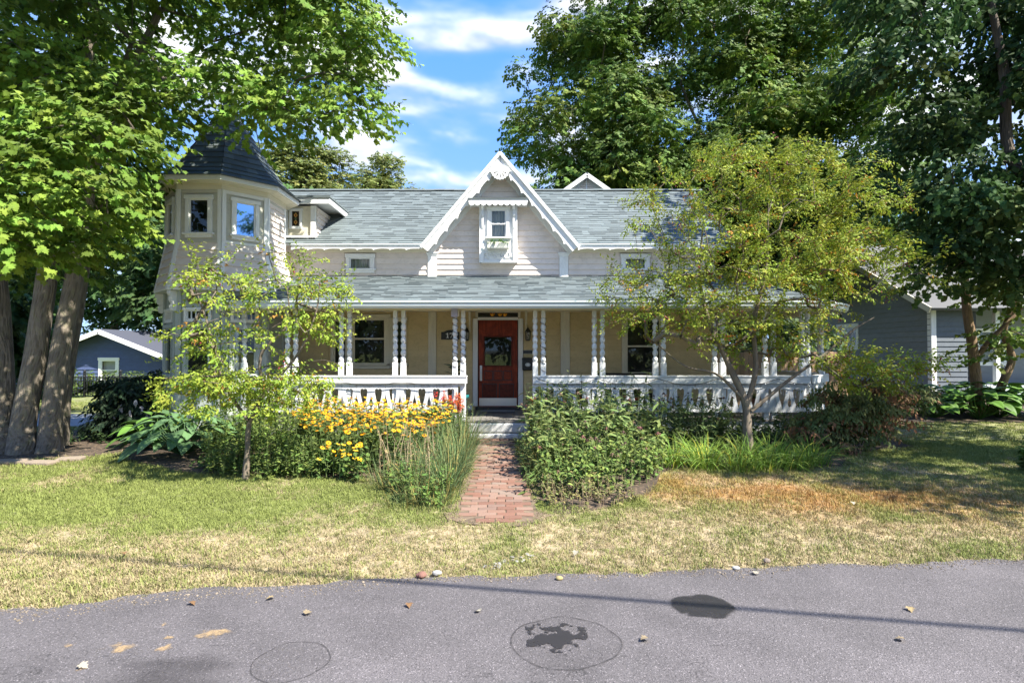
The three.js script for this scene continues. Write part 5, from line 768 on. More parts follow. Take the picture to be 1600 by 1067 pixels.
{
  const r = rng(700), b = onGround(385, 748), x = b.x, z = b.z; // left of the path
  const tg = [...ball(V(x + 0.25, 2.1, z - 0.1), 1.15, 1.1, 0.9, 84, r), ...ball(V(x + 1.05, 2.3, z), 0.5, 0.7, 0.5, 40, r), ...ball(V(x - 0.35, 2.7, z), 0.75, 0.4, 0.6, 34, r), ...ball(V(x - 0.7, 1.8, z), 0.55, 0.4, 0.5, 22, r), ...ball(V(x - 0.4, 1.2, z + 0.1), 0.72, 0.33, 0.6, 50, r), ...ball(V(x + 0.6, 1.2, z + 0.1), 0.7, 0.35, 0.6, 30, r)];
  crab('slender crab apple tree with sparse yellow-green leaves in the bed left of the path', 71, [[[[x, -0.02, z], [x + 0.02, 0.35, z], [x + 0.03, 0.75, z - 0.03], [x + 0.18, 1.15, z - 0.05], [x + 0.2, 1.7, z], [x + 0.55, 2.1, z], [x + 0.5, 2.7, z - 0.1]], [0.05, 0.036, 0.032, 0.026, 0.02, 0.014, 0.006]], [[[x + 0.03, 0.75, z - 0.03], [x + 0.3, 1.2, z + 0.05], [x + 0.75, 1.75, z + 0.05], [x + 0.95, 2.3, z], [x + 1.0, 2.8, z]], [0.027, 0.023, 0.017, 0.011, 0.006]], [[[x + 0.02, 0.8, z], [x - 0.3, 1.3, z], [x - 0.5, 2.0, z], [x - 0.75, 2.7, z]], [0.025, 0.018, 0.013, 0.006]]], tg, { per: 8, density: (p) => (p.y < 1.45 ? 1.3 : 0.7), rad: 0.06, red: 0.02, fruit: 0.06, c: [0.29, 0.37, 0.06], skip: 3 });
  const b2 = onGround(1170, 712), X = b2.x, Z = b2.z, q = rng(702);
  const tg2 = [...ball(V(X + 0.1, 3.9, Z), 2.35, 1.25, 1.3, 220, q), ...ball(V(X + 0.5, 3.0, Z + 0.1), 2.6, 0.9, 1.2, 130, q), ...ball(V(X - 1.0, 2.35, Z + 0.1), 1.5, 0.55, 0.9, 60, q), ...ball(V(X + 2.0, 1.5, Z + 0.1), 1.0, 0.3, 0.8, 34, q), ...ball(V(X + 0.4, 4.9, Z), 1.4, 0.5, 0.9, 55, q), ...ball(V(X + 1.9, 4.3, Z), 0.7, 0.6, 0.7, 30, q), ...ball(V(X + 0.5, 1.9, Z), 1.2, 0.5, 0.7, 50, q), ...ball(V(X - 1.75, 2.75, Z), 0.85, 0.6, 0.8, 46, q), ...ball(V(X - 0.3, 2.5, Z + 0.2), 1.5, 0.7, 0.9, 70, q), ...ball(V(X + 1.7, 3.3, Z), 1.0, 0.6, 0.9, 50, q), ...ball(V(X + 2.1, 1.45, Z + 0.2), 1.0, 0.35, 0.6, 40, q)];
  crab('broad crab apple tree with forked trunk and red fruit before the right porch', 72, [[[[X, -0.02, Z], [X - 0.03, 0.4, Z], [X - 0.05, 0.85, Z], [X - 0.32, 1.5, Z - 0.02], [X - 0.62, 2.15, Z], [X - 0.8, 2.9, Z], [X - 0.75, 3.8, Z]], [0.1, 0.075, 0.066, 0.048, 0.036, 0.024, 0.012]], [[[X - 0.05, 0.8, Z], [X + 0.1, 1.4, Z + 0.03], [X + 0.1, 2.2, Z], [X + 0.3, 3.1, Z], [X + 0.35, 4.2, Z]], [0.05, 0.042, 0.034, 0.024, 0.012]], [[[X + 0.02, 0.75, Z + 0.04], [X + 0.6, 1.25, Z + 0.1], [X + 1.15, 1.65, Z + 0.12], [X + 1.7, 2.1, Z + 0.1], [X + 2.1, 2.3, Z]], [0.034, 0.027, 0.02, 0.014, 0.008]], [[[X - 0.1, 0.95, Z], [X - 0.55, 1.35, Z + 0.06], [X - 1.1, 1.5, Z + 0.1], [X - 1.6, 1.9, Z + 0.1]], [0.028, 0.022, 0.015, 0.008]]], tg2, { per: 9, density: (p) => (p.y > 3.7 ? 1.3 : p.y > 2.8 ? 1.1 : 0.85) * (p.x > X + 1.2 ? 1.1 : 1), rad: 0.07, red: 0.035, fruit: 0.22, c: [0.31, 0.365, 0.055], sag: 0.2, skip: 3 });
}

// ---------------------------------------------------------------- plants in the beds
const LF = { lance: fan(ovalOutline(0.12, 0.032), 0.2, 0.25), broad: fan(ovalOutline(0.1, 0.055), 0.2, 0.22), tiny: fan(ovalOutline(0.05, 0.026), 0.15, 0.1) };
function blade(l, w, bend = 0.5, n = 5) { // an arching blade, base at the origin, tip towards +x
  const pos = [], idx = []; for (let i = 0; i <= n; i++) { const t = i / n, a = lerp(1.35, 1.35 - bend * 2.6, t * 0.8), k = w * (1 - t * t) * 0.5; const x = l * (t * 0.25 + bend * t * t * 0.6), y = l * (t * 0.95 - bend * t * t * 0.75); pos.push(x, y, -k, x, y + w * 0.12, 0, x, y, k); }
  for (let i = 0; i < n; i++) for (const c of [0, 1]) { const a = i * 3 + c, b = a + 3; idx.push(a, b, a + 1, a + 1, b, b + 1); } const g = new THREE.BufferGeometry(); g.setAttribute('position', new THREE.Float32BufferAttribute(pos, 3)); g.setIndex(idx); g.computeVertexNormals(); return g;
}
function leafyPlant(name, label, cat, o) { // stems with leaves all the way up
  const r = rng(o.seed), t = thing(name, label, cat, [0, 0, 0], 0, o.group), C = new Copies(), stems = [], tops = [];
  for (let i = 0; i < o.n; i++) {
    const [x, d] = o.place(r), h = rr(o.h[0], o.h[1], r) * (o.hAt ? o.hAt(x, d) : 1), a = r() * 6.283, l = rr(0, o.lean ?? 0.2, r) * h, p = V(x, 0, -d), e = V(x + Math.cos(a) * l, h, -d + Math.sin(a) * l), m = p.clone().lerp(e, 0.5).add(V(-Math.cos(a) * l * 0.15, 0.02, -Math.sin(a) * l * 0.15));
    stems.push(taper(p, m, o.stem ?? 0.005, (o.stem ?? 0.005) * 0.8, 4), taper(m, e, (o.stem ?? 0.005) * 0.8, (o.stem ?? 0.005) * 0.45, 4)); tops.push(e);
    const k = Math.round(o.leaves * rr(0.7, 1.3, r)), tone = rr(0.75, 1.2, r);
    for (let j = 0; j < k; j++) { const u = rr(o.from ?? 0.1, 1, r), q = u < 0.5 ? p.clone().lerp(m, u * 2) : m.clone().lerp(e, u * 2 - 1), v = tone * rr(0.7, 1.25, r), y = rr(0.85, 1.25, r); C.add(q, eul(rr(-0.5, 0.5, r), j * 2.4 + r(), rr(o.pitch?.[0] ?? -0.5, o.pitch?.[1] ?? 0.7, r)), rr(o.s[0], o.s[1], r) * (1.15 - 0.45 * u), lin(v * y, v, v * 0.9)); }
  }
  part('stems', merge(stems), o.stemMat ?? leafMat([0.1, 0.14, 0.05], 0), t); C.build('foliage', o.leaf, o.mat, t, 'stuff'); return { t, tops, r };
}
const inPoly = (pg) => (r) => { const xs = pg.map((p) => p[0]), ds = pg.map((p) => p[1]); for (;;) { const x = rr(Math.min(...xs), Math.max(...xs), r), d = rr(Math.min(...ds), Math.max(...ds), r); if (inside(x, d, pg)) return [x, d]; } };
const petal = merge(Array.from({ length: 11 }, (_, i) => fan(ovalOutline(0.029, 0.0125), 0.1, 0.25).translate(0.005, 0, 0).rotateY(i / 11 * 6.283))), cone = new THREE.SphereGeometry(0.0095, 8, 6, 0, 6.3, 0, 1.7).scale(1, 1.1, 1);
const yellow = [leafMat([0.8, 0.42, 0.012], 0.3), leafMat([0.78, 0.36, 0.01], 0.3), leafMat([0.82, 0.5, 0.03], 0.3)], brown = std([0.03, 0.014, 0.008]);
function daisies(t, spots, r, mats = yellow, size = [0.85, 1.25]) { for (const p of spots) { const f = part('flower', petal, mats[Math.floor(r() * mats.length)], t); f.position.copy(p); f.rotation.set(rr(-0.1, 0.75, r), r() * 6.3, rr(-0.6, 0.25, r), 'XZY'); f.scale.setScalar(rr(size[0], size[1], r)); part('flower_head', cone, brown, f); } }
{ // black-eyed Susans
  const place = inPoly([[-3.9, 9.9], [-3.4, 8.5], [-2.7, 7.75], [-1.9, 7.7], [-1.35, 7.6], [-1.0, 8.4], [-0.95, 9.4], [-1.3, 10.2], [-3.3, 10.3]]);
  const { t, tops, r } = leafyPlant('black_eyed_susan', 'wide mass of black-eyed Susans in full yellow bloom before the left railing', 'flowers', { seed: 801, n: 700, place, h: [0.6, 0.9], hAt: (x, d) => 0.86 + 0.055 * (d - 7.6), leaves: 8, leaf: LF.broad, mat: leafMat([0.11, 0.17, 0.04], 0.35), s: [0.7, 1.3], lean: 0.22, from: 0.05 });
  daisies(t, tops.slice(0, 300).map((p) => p.clone().add(V(0, 0.01, 0))), r);
  const more = new Copies(); for (const p of tops.slice(300)) more.add(p, eul(rr(-0.1, 0.7, r), r() * 6.3, rr(-0.5, 0.2, r)), rr(0.8, 1.2, r), lin(1, 1, 1)); more.build('small_flowers', petal, yellow[1], t, 'stuff');
  const b = leafyPlant('black_eyed_susan', 'small front clump of black-eyed Susans at the lawn edge of the left bed', 'flowers', { seed: 802, n: 34, place: inPoly([[-2.75, 7.35], [-2.0, 7.15], [-1.75, 7.5], [-2.6, 7.75]]), h: [0.25, 0.5], leaves: 9, leaf: LF.broad, mat: leafMat([0.1, 0.17, 0.04], 0.3), s: [0.7, 1.2], lean: 0.3 });
  daisies(b.t, b.tops.slice(0, 26), b.r, yellow, [1, 1.35]);
}
{ // greenery under the left crab apple
  leafyPlant('ground_shrub', 'mixed low green shrubs under the slender crab apple left of the flowers', 'shrub', { seed: 811, n: 260, place: inPoly([[-5.3, 9.6], [-4.9, 8.6], [-4.2, 8.0], [-3.3, 7.75], [-2.9, 8.2], [-3.3, 9.4], [-3.6, 10.5], [-5.3, 10.6]]), h: [0.4, 0.85], leaves: 26, leaf: LF.tiny, mat: leafMat([0.17, 0.25, 0.055], 0.4), s: [0.9, 1.7], lean: 0.45, stem: 0.004 });
  leafyPlant('ground_shrub', 'loose low shrubs crowding round the stem of the slender crab apple', 'shrub', { seed: 814, n: 120, place: (r) => { for (;;) { const [x, d] = inPoly([[-4.6, 8.2], [-4.2, 7.45], [-3.3, 7.25], [-2.6, 7.35], [-2.7, 7.9], [-4.0, 8.2]])(r); if (Math.abs(x + 3.62) > 0.12) return [x, d]; } }, h: [0.25, 0.6], leaves: 20, leaf: LF.tiny, mat: leafMat([0.14, 0.21, 0.05], 0.4), s: [0.9, 1.7], lean: 0.5, stem: 0.004 });
leafyPlant('ground_cover', 'small bright green weeds along the front edge of the left bed', 'ground cover', { seed: 812, n: 150, place: inPoly([[-4.9, 8.2], [-4.0, 7.65], [-2.9, 7.4], [-2.5, 7.6], [-3.2, 8.0], [-4.7, 8.6]]), h: [0.08, 0.25], leaves: 8, leaf: LF.broad, mat: leafMat([0.11, 0.19, 0.045], 0.35), s: [0.4, 0.8], lean: 0.5, stem: 0.003 });
  leafyPlant('tall_shrub', 'leafy shrub in front of the railing beside the turret', 'shrub', { seed: 813, n: 90, place: inPoly([[-5.3, 10.75], [-5.2, 10.2], [-3.6, 10.2], [-3.5, 10.7]]), h: [0.7, 1.15], leaves: 26, leaf: LF.broad, mat: leafMat([0.17, 0.22, 0.05], 0.4), s: [0.5, 0.9], lean: 0.3 });
}
const grassClump = (name, label, seed, spots, n, l, w, c, o = {}) => { const r = rng(seed), t = thing(name, label, o.cat ?? 'ornamental grass', [0, 0, 0], 0, o.group), gs = (o.bends ?? [0.15, 0.4, 0.7]).map((b) => blade(1, w, b)), C = gs.map(() => new Copies()); for (const [x, d, k] of spots) for (let i = 0; i < n * (k ?? 1); i++) { const a = r() * 6.283, q = Math.sqrt(r()) * (o.rad ?? 0.12), v = rr(0.7, 1.3, r), dry = r() < (o.dry ?? 0.08), j = Math.floor(r() * 3), s = rr(l[0], l[1], r) * (k ?? 1); C[j].add(V(x + Math.cos(a) * q, 0, -d + Math.sin(a) * q), eul(0, -a + rr(-0.6, 0.6, r), rr(-0.15, 0.15, r)), V(s, s, 1), dry ? lin(2.6 * v, 1.5 * v, 1.3 * v) : lin(v * rr(0.85, 1.2, r), v, v)); } C.forEach((q, i) => q.build(i ? 'arching_blades' : 'upright_blades', gs[i], leafMat(c, 0.35), t, 'stuff')); return { t, r }; };
grassClump('daylily_clump', 'strappy dark green daylily leaves in the left bed before the yellow flowers', 821, [[-3.35, 8.2], [-3.0, 8.05], [-2.75, 7.95], [-3.6, 8.5], [-3.1, 8.5], [-2.5, 7.8]], 70, [0.4, 0.6], 0.016, [0.085, 0.165, 0.03], { cat: 'daylily' });
grassClump('ornamental_grass', 'tall grey-green grass spilling over the left edge of the brick path', 822, [[-0.8, 7.0, 1.05], [-0.76, 7.6, 1.1], [-0.78, 8.2, 1.1], [-0.8, 8.8], [-1.1, 7.4], [-1.15, 8.0], [-0.95, 9.4], [-1.2, 6.8, 0.8], [-0.78, 6.5, 0.75], [-0.8, 9.9]], 120, [0.5, 0.98], 0.009, [0.13, 0.19, 0.075], { dry: 0.14, rad: 0.17 });
grassClump('wild_grass', 'thin dry and green grass at the front tip of the left bed', 823, [[-1.5, 6.9], [-1.3, 6.55], [-1.05, 6.2], [-1.7, 7.2], [-1.4, 7.3], [-0.85, 6.05, 0.7], [-1.2, 6.1, 0.6]], 85, [0.25, 0.55], 0.008, [0.12, 0.17, 0.06], { dry: 0.3, rad: 0.2 });
leafyPlant('bed_weeds', 'low green weeds at the front tip of the left bed beside the path', 'ground cover', { seed: 824, n: 110, place: inPoly([[-1.7, 7.1], [-1.3, 6.3], [-0.8, 5.95], [-0.72, 6.6], [-0.9, 7.3]]), h: [0.12, 0.38], leaves: 12, leaf: LF.broad, mat: leafMat([0.13, 0.22, 0.05], 0.4), s: [0.4, 0.9], lean: 0.4, stem: 0.003 });
leafyPlant('dry_stems', 'bare tan dried stems between the yellow flowers and the tall grass', 'dried plants', { seed: 825, n: 46, place: inPoly([[-2.0, 7.7], [-1.5, 7.0], [-1.0, 6.6], [-0.95, 8.0], [-1.3, 8.2]]), h: [0.45, 0.85], leaves: 5, leaf: LF.lance, mat: leafMat([0.3, 0.22, 0.12], 0.2), s: [0.3, 0.7], lean: 0.35, stem: 0.004, stemMat: std([0.36, 0.28, 0.17]) });
function spikes(label, seed, place, n, h, col) { // upright flower spikes on leafy stems
  const { t, tops, r } = leafyPlant('flower_spikes', label, 'flowers', { seed, n, place, h, leaves: 12, leaf: LF.lance, mat: leafMat([0.1, 0.16, 0.05], 0.35), s: [0.5, 0.9], lean: 0.15 }), fl = fan(roundOutline(0.035), 0.3, 0.2), ms = col.map((c) => leafMat(c, 0.35)); tops.forEach((p) => { const gs = []; for (let i = 0; i < 26; i++) { const u = r(); gs.push(fl.clone().rotateZ(rr(-0.4, 0.6, r)).rotateY(r() * 6.3).translate(rr(-0.018, 0.018, r), -u * 0.2 + 0.04, rr(-0.018, 0.018, r))); } part('flower_spike', merge(gs), ms[Math.floor(r() * ms.length)], t).position.copy(p); });
}
spikes('orange-red flower spikes at the end of the left railing beside the steps', 831, inPoly([[-1.42, 10.3], [-1.3, 9.8], [-0.95, 9.8], [-0.9, 10.5]]), 26, [0.7, 0.98], [[0.75, 0.11, 0.03], [0.6, 0.05, 0.04], [0.75, 0.2, 0.06]]);
leafyPlant('green_plant', 'bright yellow-green leafy plant between the yellow flowers and the orange spikes', 'plant', { seed: 832, n: 40, place: inPoly([[-1.7, 10.4], [-1.6, 9.8], [-1.25, 9.7], [-1.2, 10.4]]), h: [0.5, 0.8], leaves: 14, leaf: LF.broad, mat: leafMat([0.2, 0.32, 0.045], 0.45), s: [0.8, 1.3], lean: 0.25 });
leafyPlant('green_plant', 'grey-green feathery plant overhanging the path beside the white step', 'plant', { seed: 833, n: 60, place: inPoly([[-1.15, 10.5], [-1.1, 9.2], [-0.85, 9.2], [-0.8, 10.5]]), h: [0.5, 0.85], leaves: 22, leaf: LF.lance, mat: leafMat([0.12, 0.17, 0.075], 0.35), s: [0.4, 0.8], lean: 0.25 });
{ const g = thing('gazing_ball', 'small dark red and blue glazed ball on a stake in the yellow flowers', 'garden ornament', [-1.45, 0, -8.4]); part('ball', new THREE.SphereGeometry(0.075, 20, 14).translate(0, 0.56, 0), new THREE.MeshPhysicalMaterial({ color: lin(0.12, 0.015, 0.02), roughness: 0.3 }), g); part('band', new THREE.SphereGeometry(0.0765, 20, 14, 0, 2.2, 0.6, 1.6).translate(0, 0.56, 0), new THREE.MeshPhysicalMaterial({ color: lin(0.02, 0.04, 0.06), roughness: 0.3 }), g); part('stake', taper(V(0, 0, 0), V(0, 0.49, 0), 0.008, 0.008), M.dark, g); }
// right-hand bed
const coneHead = merge([new THREE.SphereGeometry(0.017, 7, 5).scale(1, 0.8, 1), ...Array.from({ length: 7 }, (_, i) => fan(ovalOutline(0.03, 0.01), 0.1, 0.9).translate(0.012, 0, 0).rotateY(i * 0.9))].map((g) => { const q = g.index ? g.toNonIndexed() : g; q.deleteAttribute('uv'); return q; }));
function coneflowers(label, seed, n, pg, h, c, leaf = LF.lance, s = [0.8, 1.4], leaves = 16) { const { t, tops, r } = leafyPlant('coneflower_plants', label, 'plant', { seed, n, place: inPoly(pg), h, leaves, leaf, mat: leafMat(c, 0.35), s, lean: 0.42 }); const m = [std([0.07, 0.035, 0.025]), std([0.13, 0.05, 0.04]), std([0.1, 0.06, 0.03])]; tops.forEach((p, i) => { if (i % 5 === 0) { const q = part('seed_head', coneHead, m[i % 3], t); q.position.copy(p); q.scale.setScalar(rr(0.8, 1.3, r)); } }); }
coneflowers('tall mass of coneflowers gone to brown seed heads right of the brick path', 841, 190, [[0.26, 9.9], [0.26, 7.7], [0.7, 7.2], [1.5, 7.6], [2.3, 8.6], [2.6, 9.8], [1.6, 10.4]], [0.55, 1.2], [0.175, 0.24, 0.08], LF.lance, [1.1, 2.1], 13);
coneflowers('coneflowers with dark seed heads in front of the right railing', 842, 150, [[2.4, 10.5], [2.3, 9.2], [3.1, 8.9], [4.0, 9.4], [4.2, 10.5]], [0.45, 0.95], [0.12, 0.175, 0.06], LF.lance, [0.9, 1.6], 14);
coneflowers('knee-high leafy growth at the front of the right bed', 843, 190, [[0.3, 7.9], [0.32, 6.8], [0.75, 6.3], [1.35, 6.6], [2.0, 7.4], [2.4, 8.4]], [0.25, 0.7], [0.16, 0.24, 0.06], LF.broad, [0.5, 1.0], 14);
leafyPlant('bed_weeds', 'dry twiggy weeds at the front tip of the right bed', 'dried plants', { seed: 844, n: 90, place: inPoly([[0.36, 6.7], [0.38, 6.05], [0.95, 5.9], [1.5, 6.4], [1.0, 6.8]]), h: [0.1, 0.3], leaves: 10, leaf: LF.broad, mat: leafMat([0.17, 0.18, 0.07], 0.3), s: [0.3, 0.6], lean: 0.5, stem: 0.003, stemMat: std([0.3, 0.22, 0.14]) });
leafyPlant('wild_plant', 'tall thin wild plants rising out of the coneflowers right of the path', 'plant', { seed: 848, n: 60, place: inPoly([[0.5, 10.2], [0.4, 8.4], [1.6, 8.2], [2.6, 9.3], [2.4, 10.4]]), h: [0.8, 1.45], leaves: 12, leaf: LF.lance, mat: leafMat([0.17, 0.24, 0.08], 0.4), s: [0.9, 1.6], lean: 0.4, stem: 0.004 });
leafyPlant('path_edge_weeds', 'loose weeds flopping over the right edge of the bricks', 'ground cover', { seed: 849, n: 70, place: inPoly([[0.12, 9.8], [0.14, 6.6], [0.42, 6.4], [0.42, 9.8]]), h: [0.15, 0.5], leaves: 12, leaf: LF.lance, mat: leafMat([0.15, 0.22, 0.06], 0.4), s: [0.6, 1.1], lean: 0.7, stem: 0.003 });
grassClump('ornamental_grass', 'pale grass tuft with upright stalks at the right edge of the brick path', 845, [[0.42, 8.0], [0.5, 7.5], [0.42, 8.5]], 120, [0.4, 0.7], 0.008, [0.15, 0.2, 0.075], { dry: 0.25, rad: 0.15 });
leafyPlant('tall_shrub', 'dark leafy shrub with one red bloom at the left end of the right railing', 'shrub', { seed: 846, n: 60, place: inPoly([[0.35, 10.6], [0.4, 9.7], [1.2, 9.8], [1.2, 10.6]]), h: [0.75, 1.1], leaves: 24, leaf: LF.broad, mat: leafMat([0.065, 0.11, 0.035], 0.3), s: [0.7, 1.2], lean: 0.25 });
{ const r = rng(847), f = fan(roundOutline(0.07), 0.25, 0.15), m = leafMat([0.6, 0.02, 0.03], 0.35), bloom = (p, k, label) => { const t = thing('red_bloom', label, 'flower', [p.x, p.y, p.z]); for (let i = 0; i < 8; i++) { const q = part('petal', f, m, t); q.rotation.set(rr(-0.3, 0.3, r), i * 0.8, 0.4 + 0.4 * (i % 2), 'YZX'); q.scale.setScalar(k * rr(0.9, 1.2, r)); } part('flower_centre', new THREE.SphereGeometry(0.018 * k, 8, 6).translate(0, 0.02, 0), std([0.25, 0.01, 0.02]), t); }; bloom(at(833, 627, 9.55), 1.15, 'large red bloom on the dark shrub right of the steps'); bloom(at(824, 636, 9.6), 0.8, 'smaller red bloom just below the large one right of the steps'); const pk = leafMat([0.6, 0.2, 0.3], 0.35); const t = thing('pink_bloom', 'small pink flower cluster in the coneflowers before the right railing', 'flower', at(1000, 668, 8.8).toArray()); for (let i = 0; i < 7; i++) { const q = part('petal', f, pk, t); q.rotation.set(0, i * 0.9, 0.5, 'YZX'); q.scale.setScalar(0.6); q.position.set(rr(-0.04, 0.04, r), 0, rr(-0.03, 0.03, r)); } }
[[2.45, 8.25], [2.85, 8.05], [3.3, 7.95], [3.75, 7.95], [4.2, 8.1], [4.6, 8.35], [3.0, 8.5], [3.6, 8.45], [4.1, 8.6]].forEach(([x, d], i) => grassClump('daylily_clump', 'strappy bright green daylily clump under the broad crab apple', 850 + i, [[x, d]], 110, [0.45, 0.78], 0.015, [0.17, 0.28, 0.04], { group: 'daylilies under the crab apple', cat: 'daylily', rad: 0.24, dry: 0.08, bends: [0.45, 0.75, 1.0] }));
leafyPlant('ground_shrub', 'dark low foliage in the shade along the foot of the right railing', 'shrub', { seed: 861, n: 170, place: inPoly([[3.2, 10.7], [3.2, 9.8], [4.6, 9.2], [6.0, 9.6], [7.0, 10.9], [6.6, 11.4]]), h: [0.3, 0.62], leaves: 18, leaf: LF.broad, mat: leafMat([0.05, 0.095, 0.03], 0.3), s: [0.6, 1.1], lean: 0.3 });
{ // arching shrub with reddish leaf tips past the porch corner
  const r = rng(870), t = thing('arching_shrub', 'loose arching shrub with reddish leaves at the right corner of the porch', 'shrub'), b = V(6.0, 0, -9.9), tg = [...ball(V(6.1, 0.75, -9.7), 1.1, 0.5, 0.7, 60, r), ...ball(V(6.7, 0.95, -9.9), 0.8, 0.35, 0.6, 30, r), ...ball(V(5.6, 0.4, -9.4), 0.9, 0.3, 0.5, 30, r)]; const g = grow([b, b.clone().add(V(0, 0.15, 0)), b.clone().add(V(0.05, 0.3, 0))], tg, { tip: 0.004, step: 0.25, sag: 0.25, max: 0.03, seed: 17, radial: 4 }); part('branches', g.wood, M.thinBark, t);
  const C = new Copies(); foliate(C, tg, { per: 14, rad: 0.2, s: [0.7, 1.15], droop: [0.1, 0.9], r, color: (q) => { const k = rr(0.7, 1.1, q); return q() < 0.28 ? [k * 1.5, k * 0.7, k] : [k, k, k]; } }); C.build('leaves', SP.ovalRed, leafMat([0.19, 0.225, 0.075], 0.4), t, 'stuff');
}
// hostas: every leaf its own piece
function hostaLeaf(l, w, seed) { const r = rng(seed), nx = 8, ny = 6, pos = [], idx = [], uv = []; for (let i = 0; i <= nx; i++) { const t = i / nx, hw = w * 0.5 * Math.pow(Math.sin(Math.PI * Math.pow(t, 0.72) * 0.985 + 0.02), 0.8); for (let j = 0; j <= ny; j++) { const s = j / ny * 2 - 1; pos.push(l * t, l * (0.22 * t - 0.62 * t * t) + Math.abs(s) * hw * 0.32 - 0.012 * Math.cos(s * 16) * l * 0.5 - hw * 0.25 * s * s * s * s, s * hw); uv.push(t, s); } } for (let i = 0; i < nx; i++) for (let j = 0; j < ny; j++) { const a = i * (ny + 1) + j, b = a + ny + 1; idx.push(a, a + 1, b, b, a + 1, b + 1); } const g = new THREE.BufferGeometry(); g.setAttribute('position', new THREE.Float32BufferAttribute(pos, 3)); g.setIndex(idx); g.computeVertexNormals(); return g; }
const hl = [hostaLeaf(0.3, 0.2, 1), hostaLeaf(0.27, 0.16, 2), hostaLeaf(0.33, 0.23, 3)];
function hosta(label, x, d, k, n, c, seed, group) { const r = rng(seed), t = thing('hosta', label, 'hosta', [x, 0, -d], 0, group), ms = [0.8, 1, 1.2].map((v) => leafMat(c.map((q) => q * v), 0.3, { roughness: 0.45 })), st = []; for (let i = 0; i < n; i++) { const u = Math.sqrt(i / n), a = i * 2.4 + r() * 0.5, q = 0.1 + 0.34 * u, h = (0.5 - 0.32 * u * u) * rr(0.85, 1.15, r), p = V(Math.cos(a) * q * k, h * k, -Math.sin(a) * q * k), m = part('leaf', hl[i % 3], ms[i % 3], t); m.position.copy(p); m.rotation.set(rr(-0.25, 0.25, r), a + rr(-0.3, 0.3, r), rr(0.05, 0.5, r) - 0.28 * u, 'YZX'); m.scale.setScalar(k * rr(0.75, 1.15, r)); st.push(taper(V(Math.cos(a) * 0.03, 0, -Math.sin(a) * 0.03), p, 0.007 * k, 0.005 * k, 4)); } part('leaf_stalks', merge(st), ms[0], t); }
hosta('large blue-green hosta at the lawn edge left of the turret', -5.55, 9.2, 1.3, 60, [0.11, 0.2, 0.085], 901); hosta('bright green hosta behind the large blue-green one', -6.55, 10.0, 1.05, 38, [0.11, 0.22, 0.04], 902); hosta('green hosta at the foot of the turret', -5.2, 10.0, 0.9, 30, [0.1, 0.19, 0.055], 903);
[[11.0, 14.2, 1.35], [11.9, 13.9, 1.5], [12.8, 14.3, 1.6], [13.7, 14.0, 1.5], [14.6, 14.4, 1.6], [12.3, 15.0, 1.6], [13.3, 15.2, 1.7], [11.3, 15.1, 1.3], [10.4, 14.9, 1.1]].forEach(([x, d, k], i) => hosta('broad-leaved green hosta in the bed before the grey house', x, d, k, 30, [0.1, 0.2, 0.035], 910 + i, 'hostas before the grey house'));
{ // dark shrub with pale flower plumes beside the driveway
  const r = rng(920), t = thing('dark_shrub', 'dark shrub with white flower plumes between the driveway and the turret', 'shrub'), b = V(-7.75, 0, -11.3), tg = [...ball(V(-7.75, 0.75, -11.3), 0.55, 0.65, 0.5, 46, r), ...ball(V(-7.9, 0.45, -11.0), 0.7, 0.3, 0.4, 20, r)], g = grow([b, b.clone().add(V(0, 0.3, 0)), b.clone().add(V(0.05, 0.7, 0))], tg, { tip: 0.006, step: 0.3, max: 0.04, seed: 18, radial: 4 }); part('branches', g.wood, M.darkBark, t);
  const C = new Copies(); foliate(C, tg, { per: 16, rad: 0.22, r, s: [0.7, 1.1], color: (q) => { const k = rr(0.6, 1.1, q); return [k, k, k]; } }); C.build('leaves', SP.shrub, leafMat([0.03, 0.055, 0.03], 0.25), t, 'stuff');
  const pl = fan(ovalOutline(0.07, 0.03), 0.1, 0.5), w = leafMat([0.6, 0.55, 0.58], 0.3); [[190, 632], [203, 640], [222, 634], [212, 624], [178, 645], [232, 645]].forEach(([x, y]) => { const gs = []; for (let i = 0; i < 12; i++) gs.push(pl.clone().rotateZ(-1.2 * r()).rotateY(r() * 6.3).translate(0, -0.1 * r(), 0)); part('flower_plume', merge(gs), w, t).position.copy(at(x, y, 10.6)); });
}
leafyPlant('ground_cover', 'low dark green ground cover around the maple trunks', 'ground cover', { seed: 931, n: 160, place: inPoly([[-9.8, 10.6], [-9.2, 9.9], [-7.3, 10.2], [-6.6, 9.6], [-6.3, 10.6], [-7.4, 11.9]]), h: [0.1, 0.3], leaves: 12, leaf: LF.broad, mat: leafMat([0.045, 0.09, 0.03], 0.3), s: [0.5, 1], lean: 0.4 });
leafyPlant('fence_vine', 'leafy green growth along the black metal fence', 'shrub', { seed: 932, n: 240, place: inPoly([[-17.8, 21.2], [-17.8, 20.8], [-13, 20.8], [-13, 21.6]]), h: [0.5, 1.0], leaves: 12, leaf: LF.broad, mat: leafMat([0.12, 0.19, 0.05], 0.4), s: [1.2, 2.2], lean: 0.3 });
leafyPlant('edge_shrub', 'young leafy shrub at the right edge of the lawn', 'shrub', { seed: 933, n: 40, place: inPoly([[7.3, 7.9], [7.3, 7.4], [8.1, 7.4], [8.1, 8.0]]), h: [0.3, 0.55], leaves: 14, leaf: LF.broad, mat: leafMat([0.1, 0.18, 0.04], 0.4), s: [1, 1.6], lean: 0.35 });

